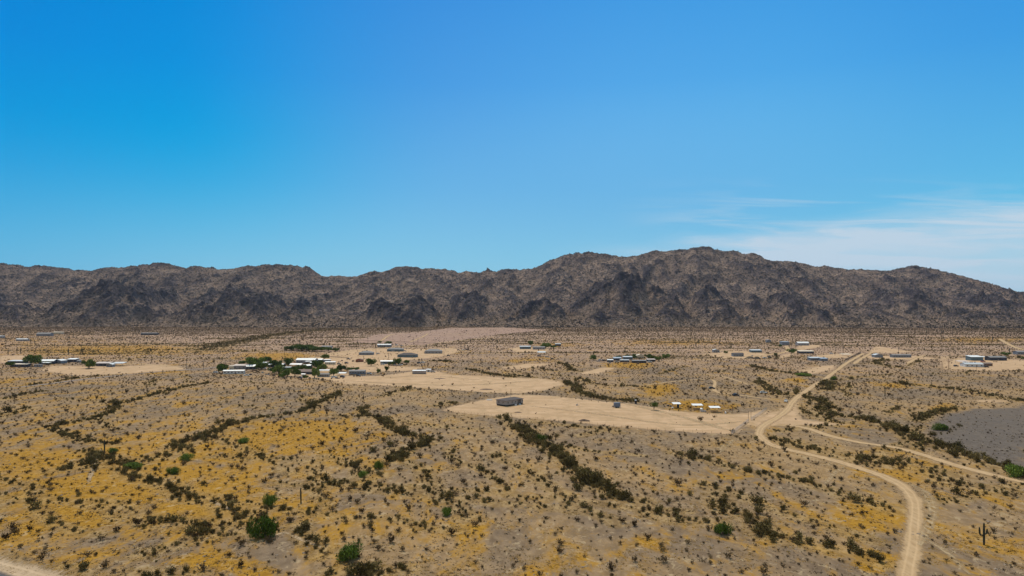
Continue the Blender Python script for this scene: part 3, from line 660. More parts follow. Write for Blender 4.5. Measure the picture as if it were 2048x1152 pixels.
# candidate places of the open-desert bushes: jittered cells
cell = 3.9
ci = np.arange(130, 2420, cell); cand = []
for yv in ci:
    hw = yv*0.78+30; xs = np.arange(-hw, hw, cell)
    cand.append(np.stack([xs+rng.uniform(-.5, .5, len(xs))*cell, np.full(len(xs), yv)+rng.uniform(-.5, .5, len(xs))*cell], 1))
cand = np.vstack(cand); cx, cy = cand[:, 0], cand[:, 1]
lot, pk, gr = ground_fields(cx, cy); wn = wash_near(cx, cy)
rd = np.full(cx.shape, 1e9)
for nm, Pw, hw in ROADW:
    if hw > 0.8 and nm != 'faint_track': rd = np.minimum(rd, seg_dist(cx, cy, Pw)-hw)
rd = np.minimum(rd, seg_dist(cx, cy, SHOULDER)-4.5); rd = np.minimum(rd, seg_dist(cx, cy, ASPHALT)-4.0)
den = 0.60+0.75*fbm(cx/55, cy/70, 4, 91)
far_band = sstep(700, 1300, cy)*0.9*ridged(cx/260, cy/75, 2, 95)            # bajada streaks
den = den*(1-0.50*sstep(600, 1300, cy))+far_band*0.42+0.55*sstep(1450, 2050, cy)
lotn = lot+5*fbm(cx/16, cy/20, 3, 131); den = np.where(lotn > -1.5, 0.016+0.14*sstep(-7, -1.5, -lotn), den)
den = np.where((sdist(cx, cy, LOTS[2]) > 0), 0.16*(fbm(cx/40, cy/50, 3, 132) > 0.02)+0.03, den); den = np.where(pk > 0, 0.05, den); den = np.where(gr > 3, den*0.6, den)
den = np.where(rd < 0.9, 0, den)
yq = yellow(cx, cy); den = den*(1-0.25*np.clip(yq, 0, 1))
keep = rng.uniform(size=len(cx)) < den
bx, by = cx[keep], cy[keep]; bgr = gr[keep] > 0
brad = np.clip(rng.lognormal(math.log(0.60), 0.42, len(bx)), 0.24, 1.9); brad[bgr] *= 0.6
big = rng.uniform(size=len(bx)) < 0.05; brad[big] *= 1.45
bh = brad*rng.uniform(1.0, 1.5, len(bx)); bz = np.where(by > 1960, np.maximum(gz(bx, by), mheight(bx, by)[0]), gz(bx, by))
farboost = 1+0.30*sstep(700, 1600, by); brad *= farboost; bh *= farboost
# wash shrubs
wx_, wy_, wr, wl = [], [], [], []
for k, (Pw, hw, dm, sh, tn) in enumerate(WASHW):
    L = np.linalg.norm(np.diff(Pw, axis=0), axis=1).sum(); n = int(L*2*hw*dm*0.19)
    s = np.r_[0, np.cumsum(np.linalg.norm(np.diff(Pw, axis=0), axis=1))]; q = rng.uniform(0, s[-1], n)
    q = q+0*q; x = np.interp(q, s, Pw[:, 0]); y = np.interp(q, s, Pw[:, 1]); off = rng.normal(0, 1, (n, 2))*hw*np.where(rng.uniform(size=(n, 1)) < 0.22, 1.35, 0.46)
    dens_ = fbm(q/26, q*0+k*2.1, 2, 57); kp = (dens_ > -0.70+0.35*rng.uniform(-1, 1, n)); x, y, off = x[kp], y[kp], off[kp]; n = len(x)
    x = x+off[:, 0]; y = y+off[:, 1]; wx_.append(x); wy_.append(y)
    wr.append(np.clip(rng.lognormal(math.log(sh*0.37), 0.46, n), 0.35, 3.2)); wl.append(np.full(n, k))
wx_ = np.concatenate(wx_); wy_ = np.concatenate(wy_); wr = np.concatenate(wr); wl = np.concatenate(wl)
rd2 = np.full(wx_.shape, 1e9)
for nm, Pw, hw in ROADW:
    if hw > 0.95 and nm != 'faint_track': rd2 = np.minimum(rd2, seg_dist(wx_, wy_, Pw)-hw)
rd2 = np.minimum(rd2, seg_dist(wx_, wy_, SHOULDER)-4.8)
lot2, pk2, gr2 = ground_fields(wx_, wy_)
ok = (rd2 > wr*0.5) & (lot2 < -1.0) & (pk2 < 0); wx_, wy_, wr, wl = wx_[ok], wy_[ok], wr[ok], wl[ok]
wh = wr*rng.uniform(1.05, 1.45, len(wr)); wz = gz(wx_, wy_)
def in_view(x, y, z=0): 
    px = 1024+FPX*x/y; py = HZ+(CAM_H-z)/y*FPX
    return (px > -12) & (px < 2060) & (py < 1160)
# 300 that show largest of each kind are objects of their own
def largest(x, y, r, n):
    app = np.where(in_view(x, y), r/y, -1); o = np.argsort(-app)[:n]; m = np.zeros(len(x), bool); m[o] = app[o] > 0; return m
mC = largest(bx, by, brad, 295); mW = largest(wx_, wy_, wr, 295)
creo_me = [tri_mesh('creosote_bush', B, M_CREO) for B in CREO]
shrub_me = [tri_mesh('wash_shrub', B, M_WASH) for B in SHRUB]
MARKS = [(209, 900, 'straight saguaro of the left flat'), (602, 1000, 'leaning saguaro'), (1968, 1088, 'two-armed saguaro'), (541, 1005, 'round bright green bush'), (527, 1065, 'large deep green bush'), (703, 1110, 'wide bright green bush at the lower edge'),
    (1446, 1062, 'rounded green bush of the lower right'), (893, 1025, 'small fresh green bush on the grey flat'), (60, 1135, 'sandy road shoulder'), (1822, 1120, 'dirt road at the lower edge'), (1830, 1030, 'bend of the dirt road'), (1215, 985, 'lower end of the green-brown thicket'),
    (1745, 1122, 'bright yellow patch by the road'), (1100, 1130, 'pale streaked ground at the lower centre'), (1260, 1085, 'ochre patches right of the lower centre'), (950, 1120, 'bare ground left of the lower centre'), (850, 1080, 'bare ground right of the wide green bush'),
    (330, 1130, 'ochre grass at the lower left'), (190, 1060, 'ochre slope of the lower left'), (60, 1040, 'left edge of the picture'), (420, 1060, 'dark shrub patch in the lower left'), (1560, 1100, 'shrub row in the lower right'), (1650, 1030, 'flat left of the road bend'), (1900, 1120, 'flat right of the dirt road'), (2020, 1040, 'right edge of the picture')]
def region(x, y):
    px = 1024+FPX*x/y; py = HZ+CAM_H/y*FPX
    return min(MARKS, key=lambda m_: (m_[0]-px)**2+4*(m_[1]-py)**2)[2]
def size_word(r_, a, b): return 'small' if r_ < a else 'middle-sized' if r_ < b else 'large'
for i in np.where(mC)[0]:
    o = bpy.data.objects.new('creosote_bush', creo_me[rng.integers(0, 8)]); link(o)
    o.location = (bx[i], by[i], bz[i]-0.03); o.scale = (brad[i], brad[i], bh[i]); o.rotation_euler = (0, 0, rng.uniform(0, 6.28))
    rg_ = region(bx[i], by[i]); sw = size_word(brad[i], .95, 1.4); tag(o, '%s grey-brown desert bush near the %s' % (sw, rg_), 'bush', '%s desert bushes near the %s' % (sw, rg_))
for i in np.where(mW)[0]:
    o = bpy.data.objects.new('wash_shrub', shrub_me[rng.integers(0, 6)]); link(o)
    o.location = (wx_[i], wy_[i], wz[i]-0.03); o.scale = (wr[i], wr[i], wh[i]); o.rotation_euler = (0, 0, rng.uniform(0, 6.28))
    tn = WASHW[wl[i]][4]; rg_ = region(wx_[i], wy_[i]); sw = size_word(wr[i], 1.3, 1.9); tn = 'in the '+tn if wl[i] < len(WASH) else 'near the '+rg_; tag(o, '%s dark olive shrub %s' % (sw, tn), 'shrub', '%s shrubs %s' % (sw, tn))
def zones(x, y, z, r, h, skip, near, midv, farv, m, nm, what):
    for lo_, hi, v, tag_ in ((0, 380, near, 'nearer'), (380, 820, midv, 'middle'), (820, 9999, farv, 'far')):
        s = (~skip) & (y >= lo_) & (y < hi)
        merge(nm, np.stack([x[s], y[s], z[s]], 1), r[s], h[s], v, m, 'scattered %s over the %s part of the desert plain' % (what, tag_), nm.split('_')[-1])
zones(bx, by, bz, brad, bh, mC, CREO, CREO_M, CREO_F, M_CREO_T, 'desert_scrub', 'grey-brown bushes')
zones(wx_, wy_, wz, wr, wh, mW, SHRUB, SHRUB_M, SHRUB_F, M_WASH_T, 'wash_brush', 'dark olive shrub thickets')

# dry grass tufts and stones on the near plain
def tuft(g): 
    b = g.uniform(-.9, .9, (9, 3)); b[:, 2] = 0.04+0.2*g.uniform(0, 1, 9); return tri_cloud(b, 0.42, g, 1.1, -0.3)
M_GRASS = foliage_mat('dry_grass', (0.27, 0.135, 0.006), (0.43, 0.265, 0.045), True); M_STONE = mat('stones', (0.26, 0.20, 0.15), .95, .5, .6)
n = 70000; gy_ = 150+430*rng.uniform(size=n)**1.25; gx_ = rng.uniform(-.80, .80, n)*gy_
l_, p_, g2_ = ground_fields(gx_, gy_); yv_ = yellow(gx_, gy_)+0.9*fbm(gx_/9, gy_/9, 3, 101)+0.9*fbm(gx_/38, gy_/38, 2, 102)
wv_ = wash_near(gx_, gy_); rv_ = np.min([seg_dist(gx_, gy_, Pw)-hw for nm, Pw, hw in ROADW if hw > 1 and nm != 'faint_track'], axis=0)
ok = (l_ < -2) & (g2_ < -2) & (rv_ > 0.5) & ((yv_ > 0.42) | ((wv_ < 1.6) & (yv_ > 0.0)))
gx_, gy_ = gx_[ok], gy_[ok]; r = rng.uniform(0.22, 0.60, len(gx_))
merge('dry_grass', np.stack([gx_, gy_, gz(gx_, gy_)], 1), r, r*0.8, [tuft(g_) for _ in range(6)], M_GRASS, 'ochre dry grass tufts spread over the near plain', 'grass')
def cushion(g):
    b = g.normal(size=(9, 3))*np.array([.5, .5, .25]); b[:, 2] = np.abs(b[:, 2])+.15; return tri_cloud(b, 0.62, g, 1.0, 0.1)
M_LOW = foliage_mat('bursage_leaves', (0.110, 0.070, 0.030), (0.260, 0.190, 0.110), True)
n = 60000; lx_ = 0; ly_ = 150+650*rng.uniform(size=n)**1.15; lx_ = rng.uniform(-.80, .80, n)*ly_
l_, p_, g2_ = ground_fields(lx_, ly_); rv_ = np.min([seg_dist(lx_, ly_, Pw)-hw for nm, Pw, hw in ROADW if hw > 1 and nm != 'faint_track'], axis=0)
ok = (l_ < -1) & (rv_ > 0.6) & (seg_dist(lx_, ly_, SHOULDER) > 5) & (fbm(lx_/30, ly_/40, 3, 121) > -0.05); lx_, ly_ = lx_[ok], ly_[ok]; r = np.clip(rng.lognormal(math.log(.27), .4, len(lx_)), .12, .8)
merge('low_scrub', np.stack([lx_, ly_, gz(lx_, ly_)], 1), r, r*.9, [cushion(g_) for _ in range(6)], M_LOW, 'low brownish cushion scrub between the bushes of the near plain', 'scrub')
# scrub and boulders on the mountain slopes
n = 95000; hx = rng.uniform(-2750, 2750, n); hy = 2060+rng.uniform(0, 1, n)**1.35*1250
hz_, hr_ = mheight(hx, hy); ok = hz_ > gz(hx, hy)+0.2; hx, hy, hz_, hr_ = hx[ok], hy[ok], hz_[ok], hr_[ok]
r = np.clip(rng.lognormal(math.log(1.9), 0.40, len(hx)), 0.8, 5.0)
merge('hill_scrub', np.stack([hx, hy, hz_], 1), r, r*1.25, CREO_F, M_HILL, 'dark scrub dotting the rocky mountain slopes', 'scrub')
n = 17000; hx = rng.uniform(-2750, 2750, n); hy = 2080+rng.uniform(0, 1, n)*1230; hz_, hr_ = mheight(hx, hy)
ok = (hz_ > gz(hx, hy)+3) & (rng.uniform(size=n) < 0.10+1.2*hr_); hx, hy, hz_ = hx[ok], hy[ok], hz_[ok]
def rock_unit(g):
    import itertools
    v = np.array([(0, 0, 1), (1, 0, 0), (0, 1, 0), (-1, 0, 0), (0, -1, 0), (.7, .7, .6), (-.7, .7, .55), (-.7, -.7, .6), (.7, -.7, .5)], float); v *= g.uniform(0.7, 1.2, (9, 1))
    f = [(0, 1, 5), (0, 5, 2), (0, 2, 6), (0, 6, 3), (0, 3, 7), (0, 7, 4), (0, 4, 8), (0, 8, 1), (1, 2, 5), (2, 3, 6), (3, 4, 7), (4, 1, 8)]
    return np.array([v[i] for t_ in f for i in t_])
r = np.clip(rng.lognormal(math.log(3.0), 0.45, len(hx)), 1.2, 9)
merge('hill_boulders', np.stack([hx, hy, hz_-r*0.2], 1), r, r*0.9, [rock_unit(g_) for _ in range(6)], M_ROCKS, 'dark boulders and outcrops strewn over the mountain slopes', 'boulders')

n = 30000; sy_ = 145+330*rng.uniform(size=n)**1.2; sx_ = rng.uniform(-.80, .80, n)*sy_; cl_ = fbm(sx_/14, sy_/14, 3, 111)
l_, p_, g2_ = ground_fields(sx_, sy_); ok = (cl_ > 0.05) & (l_ < 0) & (wash_near(sx_, sy_) > 0.5); sx_, sy_ = sx_[ok], sy_[ok]; r = np.clip(rng.lognormal(math.log(.13), .5, len(sx_)), .06, .6)
merge('stones', np.stack([sx_, sy_, gz(sx_, sy_)], 1), r, r*.6, [rock_unit(g_) for _ in range(4)], M_STONE, 'small loose stones strewn over the near plain', 'stones')
# bright green palo verde bushes of the foreground
def leafball(g, n, leaf, lobes=9, flat=0.8):
    pts = []
    for k in range(lobes):
        a = g.uniform(0, 2*math.pi); rr = g.uniform(0.1, 0.72); c_ = np.array([math.cos(a)*rr, math.sin(a)*rr, g.uniform(0.28, 0.72)*flat]); s = g.uniform(0.22, 0.42)
        d = g.normal(size=(n//lobes, 3)); d /= np.linalg.norm(d, axis=1)[:, None]; pts.append(c_+d*s*g.uniform(0.5, 1.12, (n//lobes, 1)))
    p = np.vstack(pts); p[:, 2] = np.abs(p[:, 2]); return p
pv_me = []
for k in range(3):
    p = leafball(g_, 2600, 0.05, 13); pv_me.append(tri_mesh('crown', tri_cloud(p, 0.062, g_, 2.0, 0.6), M_GREEN))
def trunk_mesh(g, h0=0.45, k=4):
    mb = MB()
    for i in range(k):
        a = 2*math.pi*i/k+g.uniform(-.5, .5); e1 = Vector((math.cos(a)*0.12, math.sin(a)*0.12, h0*0.5)); e2 = Vector((math.cos(a)*0.42, math.sin(a)*0.42, h0*1.25))
        mb.tube((0, 0, -0.05), e1, 0.035, 0.025, 6); mb.tube(e1, e2, 0.025, 0.010, 6)
        e3 = e2+Vector((g.uniform(-.2, .2), g.uniform(-.2, .2), 0.2)); mb.tube(e1.lerp(e2, 0.6), e3, 0.014, 0.006, 5)
    return mb.mesh('trunk', M_BARK)
pv_tr = [trunk_mesh(g_) for _ in range(3)]
def plant(name, px, py, r, h, crowns, trunks, label, cat, group=None, k=None):
    p = at(px, py); k = random.randrange(len(crowns)) if k is None else k
    e_ = empty(name, p, random.uniform(0, 6.28)); e_.scale = (r, r, h)
    o = bpy.data.objects.new('crown', crowns[k]); link(o, e_); o = bpy.data.objects.new('trunk', trunks[k % len(trunks)]); link(o, e_)
    return tag(e_, label, cat, group)
for px, py, rp, hp, lab in [
    (541, 1010, 15, 24, 'bright green rounded bush just left of the dark leaning saguaro'), (527, 1074, 27, 44, 'large deep green bush below the dark leaning saguaro'),
    (703, 1118, 30, 32, 'wide bright green bush at the lower edge left of centre'), (1446, 1068, 19, 24, 'rounded green bush in the lower right shrub row'),
    (893, 1030, 13, 16, 'small fresh green bush alone on the grey flat'), (346, 947, 14, 13, 'low vivid green bush in the lower left shrub line'),
    (375, 920, 15, 14, 'low green bush in the yellow grass'), (488, 885, 14, 10, 'green bush at the upper edge of the yellow grass'),
    (268, 936, 20, 12, 'spreading green shrub in the yellow grass'), (224, 904, 12, 8, 'yellow-green shrub right of the left saguaro'),
    (1082, 884, 14, 16, 'rounded green shrub at the head of the thicket'), (757, 938, 10, 18, 'upright green shrub in the middle left clump'), (727, 953, 12, 12, 'low green shrub in the middle left clump'),
    (2030, 952, 22, 24, 'big green shrub at the right edge above the side track'), (1880, 860, 14, 14, 'green shrub at the corner of the dark greyish flat'), (1606, 752, 14, 7, 'green far bush left of the dirt road'),
    (1668, 760, 8, 8, 'pale green bush beside the far dirt road')]:
    m = mpp(py); plant('palo_verde_bush', px, py, rp*m*1.1, hp*m*1.05, pv_me, pv_tr, lab, 'bush')

# saguaros
def sag_mesh(h, arms, r=0.26, lean=0.0):
    vs = []; fs = []
    def limb(path, rad):
        n = 20; b = len(vs); P_ = [Vector(p) for p in path]
        for i, p in enumerate(P_):
            d = (P_[min(i+1, len(P_)-1)]-P_[max(i-1, 0)]).normalized(); a = Vector((0, 1, 0)).cross(d).normalized() if abs(d.y) < .9 else Vector((1, 0, 0)); c_ = d.cross(a)
            for k in range(n):
                th = 2*math.pi*k/n; rr = rad[i]*(1+0.10*(1 if k % 2 else -1)); vs.append(p+a*math.cos(th)*rr+c_*math.sin(th)*rr)
        for i in range(len(P_)-1):
            for k in range(n): fs.append((b+i*n+k, b+i*n+(k+1) % n, b+(i+1)*n+(k+1) % n, b+(i+1)*n+k))
        fs.append(tuple(b+(len(P_)-1)*n+k for k in range(n)))
    zs = [-.2, .3, h*.25, h*.5, h*.75, h*.93, h*.98, h]; rr = [r*.75, r*.85, r, r*1.02, r*.92, r*.75, r*.5, r*.12]
    limb([(lean*z, 0, z) for z in zs], rr)
    for (az, z0, out, up) in arms:
        c_, s_ = math.cos(az), math.sin(az); x0 = lean*z0; q = r*0.84
        limb([(x0, 0, z0), (x0+c_*out*.5, s_*out*.5, z0+.02), (x0+c_*out*.85, s_*out*.85, z0+.18), (x0+c_*out, s_*out, z0+.55), (x0+c_*out*1.04, s_*out*1.04, z0+up*.7), (x0+c_*out*1.08, s_*out*1.08, z0+up*.95), (x0+c_*out*1.09, s_*out*1.09, z0+up)],
             [q*.7, q*.8, q*.95, q, q*.95, q*.6, q*.1])
    me = bpy.data.meshes.new('saguaro'); me.from_pydata(vs, [], fs); me.materials.append(M_SAG); me.update(); return me
SAGS = [sag_mesh(5.8, [(math.pi*.97, 2.5, 1.05, 2.1), (0.15, 2.8, .85, 1.35)], 0.25), sag_mesh(5.0, [], 0.24), sag_mesh(6.2, [(0.4, 3.0, .7, 1.5)], 0.27), sag_mesh(5.6, [(2.6, 2.4, .7, 1.8), (5.2, 3.1, .6, 1.2), (0.8, 3.4, .7, 1.0)], 0.27), sag_mesh(4.6, [], 0.22, -0.03)]
def saguaro(px, py, k, s, label, group=None, p=None):
    o = bpy.data.objects.new('saguaro', SAGS[k]); link(o); o.location = at(px, py) if p is None else p; o.scale = (s, s, s); return tag(o, label, 'cactus', group)
saguaro(1968, 1090, 0, 1.02, 'dark saguaro with two upturned arms standing right of the dirt road')
saguaro(209, 905, 1, 1.10, 'single straight dark saguaro in the shrubs of the left flat')
saguaro(602, 1004, 4, 1.0, 'dark leaning saguaro beside the bright green bushes')
saguaro(960, 862, 4, 0.75, 'stubby dark cactus below the left end of the bare lot')
saguaro(1770, 793, 1, 1.1, 'straight saguaro alone on the right flat')
ns = 0
while ns < 280:
    y = rng.uniform(1250, 2250) if ns > 60 else rng.uniform(900, 1300); x = rng.uniform(-.8, .8)*y
    q = np.array([x]), np.array([y]); a, b, _ = ground_fields(*q)
    if a[0] > -2 or b[0] > -2 or fbm(q[0]/300, q[1]/150, 2, 99)[0] < -0.15: continue
    z = max(float(gz(x, y)), float(mheight(*q)[0][0]))
    side = 'left' if x < -300 else 'right' if x > 300 else 'central'
    near_ = 'lower slope at the foot of the mountains' if y > 1800 else 'outer plain behind the houses'
    o = saguaro(0, 0, int(rng.integers(1, 5)), rng.uniform(0.9, 1.45), 'distant saguaro on the %s %s' % (side, near_), 'distant saguaros of the %s %s' % (side, near_), Vector((x, y, z-.1)))
    o.rotation_euler = (0, 0, rng.uniform(0, 6.28)); ns += 1

# ------------------------------------------------------------------ trees of the settlement
tree_cr = []
for k in range(5):
    p = leafball(g_, 1500, 0.1, 12, 1.0); p[:, 2] = p[:, 2]*0.82+0.22; tree_cr.append(tri_mesh('crown', tri_cloud(p, 0.11, g_, 1.6, 0.4), M_TREE))
tree_tr = [trunk_mesh(g_, 0.5, 3) for _ in range(3)]
TREES = [(64, 732, 13, 17, 'large round green tree beside the far left farm building'), (21, 734, 8, 8, 'low dark tree at the left end of the far left farm'), (178, 737, 12, 14, 'green tree standing alone in front of the left brown shed'),
    (446, 746, 11, 14, 'green tree beside the long white trailer'), (511, 737, 15, 17, 'dark tall tree behind the grey homestead roofs'), (523, 739, 11, 11, 'dark tree right of the pale gable roof'), (533, 725, 11, 9, 'dark tree at the back of the homestead'),
    (552, 734, 10, 11, 'round tree between the white homestead roofs'), (578, 733, 8, 13, 'tall narrow dark tree in the homestead'), (557, 748, 10, 13, 'olive tree in the middle of the homestead'), (575, 753, 11, 12, 'yellow-green tree in the homestead front yard'),
    (590, 752, 9, 12, 'tree left of the brown roofed house'), (636, 738, 12, 14, 'olive tree behind the brown roofed house'), (629, 756, 9, 15, 'round green tree right of the brown roofed house'), (667, 752, 8, 12, 'small round tree by the grey caravan'),
    (683, 742, 10, 10, 'green tree above the white awning'), (649, 719, 8, 8, 'dark tree behind the large grey house'), (742, 732, 9, 11, 'olive tree left of the white trailer roof'), (797, 730, 9, 10, 'green tree right of the white trailer roof'),
    (812, 728, 6, 6, 'small dark tree beside the parked cars'), (757, 746, 4, 7, 'thin young tree in the bare yard'), (774, 743, 4, 8, 'slender dark tree in the bare yard'), (605, 702, 16, 9, 'broad green tree in the far grove'), (582, 701, 12, 7, 'low tree at the left of the far grove'),
    (630, 703, 12, 8, 'dark tree at the right of the far grove'), (657, 702, 8, 6, 'small tree beside the far roof'), (1060, 691, 5, 7, 'small tree behind the low blue-grey house'), (1091, 697, 9, 9, 'green tree right of the low blue-grey house'), (1107, 697, 5, 5, 'small bush-like tree right of the central houses'),
    (1187, 721, 6, 9, 'dark round tree left of the central junk yard'), (1268, 719, 5, 8, 'light green tree in the central junk yard'), (1297, 717, 8, 7, 'wide tree at the back of the junk yard'), (1317, 722, 7, 7, 'dark tree at the right of the junk yard'), (1331, 718, 7, 8, 'light green tree at the right end of the junk yard'),
    (1583, 707, 8, 7, 'olive tree left of the long white roof'), (1552, 712, 3, 5, 'little dark tree beside the far lane'), (778, 688, 8, 4, 'dark tree behind the far pale house'), (760, 686, 5, 3, 'small dark tree left of the far pale house'),
    (2013, 712, 8, 6, 'dark tree behind the long dark barn'), (2046, 719, 4, 4, 'small round tree at the right edge'), (1560, 694, 4, 4, 'small tree beside the blue box building'), (1451, 707, 4, 4, 'small tree right of the small pale cabin')]
TREES += [(560, 741, 8, 9, 'dark tree between the two pale homestead roofs'), (545, 745, 8, 8, 'low dark tree left of the homestead yard'), (602, 741, 9, 9, 'olive tree below the long white carport'), (590, 743, 8, 8, 'tree left of the long white carport front'), (645, 741, 9, 10, 'dark tree right of the large grey house'), (616, 743, 7, 7, 'small tree above the brown roofed house'),
    (566, 756, 7, 8, 'small olive tree at the homestead front edge'), (612, 758, 6, 6, 'low bushy tree in front of the brown roofed house'), (700, 741, 6, 5, 'scraggly tree above the blue-grey mobile home'), (712, 741, 6, 5, 'thin tree right of the scraggly one'), (540, 732, 8, 8, 'tree behind the low narrow white roof'), (498, 729, 8, 7, 'tree behind the teal roof'), (485, 729, 7, 6, 'small tree behind the grey workshop'),
    (594, 700, 12, 9, 'bright tree in the middle of the far grove'), (618, 700, 10, 8, 'leafy tree right of the middle of the far grove'), (671, 703, 7, 6, 'small tree at the right end of the far grove'), (642, 703, 8, 7, 'dark tree in front of the far pale roof'), (783, 731, 6, 6, 'small tree in front of the white trailer roof'), (1254, 717, 6, 6, 'tree behind the long grey junk yard shed'), (1306, 719, 6, 6, 'tree between the right junk yard roofs'), (1236, 718, 5, 5, 'little tree behind the blue-grey junk yard shed'), (96, 729, 5, 5, 'small tree in front of the wide white roof')]
for px, py, rp, hp, lab in TREES:
    m = mpp(py); plant('shade_tree', px, py, rp*m*1.28, hp*m*1.25, tree_cr, tree_tr, lab, 'tree')
# the lone tree in the bare lot, with its forked trunk showing
p = leafball(g_, 1150, 0.06, 18, 0.6); p[:, 0] *= 1.15; p[:, 2] = p[:, 2]*0.95+0.46; cr_me = tri_mesh('crown', tri_cloud(p, 0.06, g_, 2.0, 0.4), M_GREEN)
mb = MB()
for a in (0.2, 1.9, 3.4, 5.0):
    e1 = Vector((math.cos(a)*.10, math.sin(a)*.10, .32)); e2 = Vector((math.cos(a)*.42, math.sin(a)*.42, .72)); mb.tube((0, 0, .12), e1, .028, .02, 6); mb.tube(e1, e2, .02, .008, 6)
mb.tube((0, 0, -.05), (0, 0, .14), .045, .034, 8)
plant('lone_tree', 1308, 820, 3.5, 4.5, [cr_me], [mb.mesh('trunk', M_BARK)], 'lone green tree with forked trunk standing in the bare fenced lot', 'tree')

# ------------------------------------------------------------------ buildings
WM = {'grey': mat('wall_grey', (0.30, 0.29, 0.29)), 'blue': mat('wall_blue_grey', (0.22, 0.235, 0.26)), 'dark': mat('wall_dark', (0.06, 0.065, 0.08)), 'brown': mat('wall_brown', (0.20, 0.12, 0.08)),
      'tan': mat('wall_tan', (0.42, 0.33, 0.23)), 'white': mat('wall_white', (0.62, 0.62, 0.60)), 'cream': mat('wall_cream', (0.60, 0.52, 0.38)), 'taupe': mat('wall_taupe', (0.34, 0.30, 0.27)), 'teal': mat('wall_teal', (0.12, 0.17, 0.19)), 'rust': mat('wall_rust', (0.30, 0.12, 0.07))}
RM = {'white': mat('roof_white', (0.74, 0.74, 0.73), 0.5, 0.12, 0.8), 'metal': mat('roof_metal', (0.50, 0.52, 0.53), 0.5, 0.2, 0.8), 'grey': mat('roof_grey', (0.23, 0.22, 0.22), 0.9, 0.25, 0.8), 'brown': mat('roof_brown', (0.20, 0.145, 0.12), 0.9, 0.2, 0.8),
      'dark': mat('roof_dark', (0.095, 0.08, 0.078), 0.9, 0.25, 1.2), 'pinkish': mat('roof_pink_grey', (0.55, 0.47, 0.43), 0.8, 0.15, 0.8), 'cream': mat('roof_cream', (0.62, 0.53, 0.42), 0.8, 0.15, 0.8), 'bluem': mat('roof_blue_metal', (0.30, 0.36, 0.44), 0.5, 0.12, 0.8), 'mud': mat('roof_mud', (0.19, 0.14, 0.095), 0.95, 0.3, 0.8)}
M_GLASS = mat('window_glass', (0.02, 0.025, 0.03), 0.15, 0.1)
M_FRAME = mat('window_frame', (0.55, 0.54, 0.52), 0.6, 0.05)
M_DOOR = mat('door_paint', (0.16, 0.13, 0.11), 0.6, 0.1)
M_STEEL = mat('galvanised_steel', (0.42, 0.42, 0.42), 0.45, 0.2, 3, 0.6)
M_WOOD = mat('weathered_wood', (0.16, 0.115, 0.08), 0.9, 0.3, 4)
M_RUST = mat('rusty_pipe', (0.26, 0.13, 0.06), 0.8, 0.3, 3)
M_BLACK = mat('black_plastic', (0.018, 0.018, 0.020), 0.6, 0.1)
M_WHITE = mat('white_paint', (0.78, 0.78, 0.76), 0.4, 0.06)
M_SKIRT = mat('skirting_with_shade', (0.022, 0.020, 0.020), 0.95, 0.1)  # near black: shade under raised floors put into the skirting colour

def window(root, x, y, z, w_, h_, axis='x', side=-1):
    fr = MB(); pn = MB(); d = 0.05
    if axis == 'x':
        fr.box(x-w_/2, x+w_/2, min(y, y+side*d), max(y, y+side*d), z-h_/2, z+h_/2); y2 = y+side*(d+.004)
        pn.box(x-w_/2+.07, x+w_/2-.07, min(y2, y2+side*.01), max(y2, y2+side*.01), z-h_/2+.07, z+h_/2-.07)
    else:
        fr.box(min(x, x+side*d), max(x, x+side*d), y-w_/2, y+w_/2, z-h_/2, z+h_/2); x2 = x+side*(d+.004)
        pn.box(min(x2, x2+side*.01), max(x2, x2+side*.01), y-w_/2+.07, y+w_/2-.07, z-h_/2+.07, z+h_/2-.07)
    o = fr.build('window', M_FRAME, root); pn.build('pane', M_GLASS, o)
def roof_part(root, L, Wd, H, rise, kind, rm, ov=0.35, th=0.14):
    mb = MB(); l, w_ = L/2+ov, Wd/2+ov
    if kind == 'gable':        # ridge along the length
        mb.add([(-l, -w_, H), (l, -w_, H), (l, 0, H+rise), (-l, 0, H+rise), (-l, w_, H), (l, w_, H), (-l, -w_, H+th), (l, -w_, H+th), (l, 0, H+rise+th), (-l, 0, H+rise+th), (-l, w_, H+th), (l, w_, H+th)],
               [(1, 0, 3, 2), (5, 2, 3, 4), (6, 7, 8, 9), (9, 8, 11, 10), (0, 1, 7, 6), (5, 4, 10, 11), (0, 6, 9, 3), (3, 9, 10, 4), (1, 2, 8, 7), (2, 5, 11, 8)])
    elif kind == 'end':        # gable end to the front
        mb.add([(-l, -w_, H), (-l, w_, H), (0, w_, H+rise), (0, -w_, H+rise), (l, -w_, H), (l, w_, H), (-l, -w_, H+th), (-l, w_, H+th), (0, w_, H+rise+th), (0, -w_, H+rise+th), (l, -w_, H+th), (l, w_, H+th)],
               [(0, 1, 2, 3), (3, 2, 5, 4), (9, 8, 7, 6), (10, 11, 8, 9), (0, 6, 7, 1), (4, 5, 11, 10), (3, 9, 6, 0), (4, 10, 9, 3), (1, 7, 8, 2), (2, 8, 11, 5)])
    elif kind == 'hip':
        q = min(w_, l*.8)
        mb.add([(-l, -w_, H), (l, -w_, H), (l, w_, H), (-l, w_, H), (-l+q, 0, H+rise), (l-q, 0, H+rise)], [(3, 2, 1, 0), (0, 1, 5, 4), (1, 2, 5), (2, 3, 4, 5), (3, 0, 4)])
    else:                      # single slope, high at the back
        mb.add([(-l, -w_, H), (l, -w_, H), (l, w_, H+rise), (-l, w_, H+rise), (-l, -w_, H+th), (l, -w_, H+th), (l, w_, H+rise+th), (-l, w_, H+rise+th)],
               [(3, 2, 1, 0), (4, 5, 6, 7), (0, 1, 5, 4), (1, 2, 6, 5), (2, 3, 7, 6), (3, 0, 4, 7)])
    return mb.build('roof', rm, root)
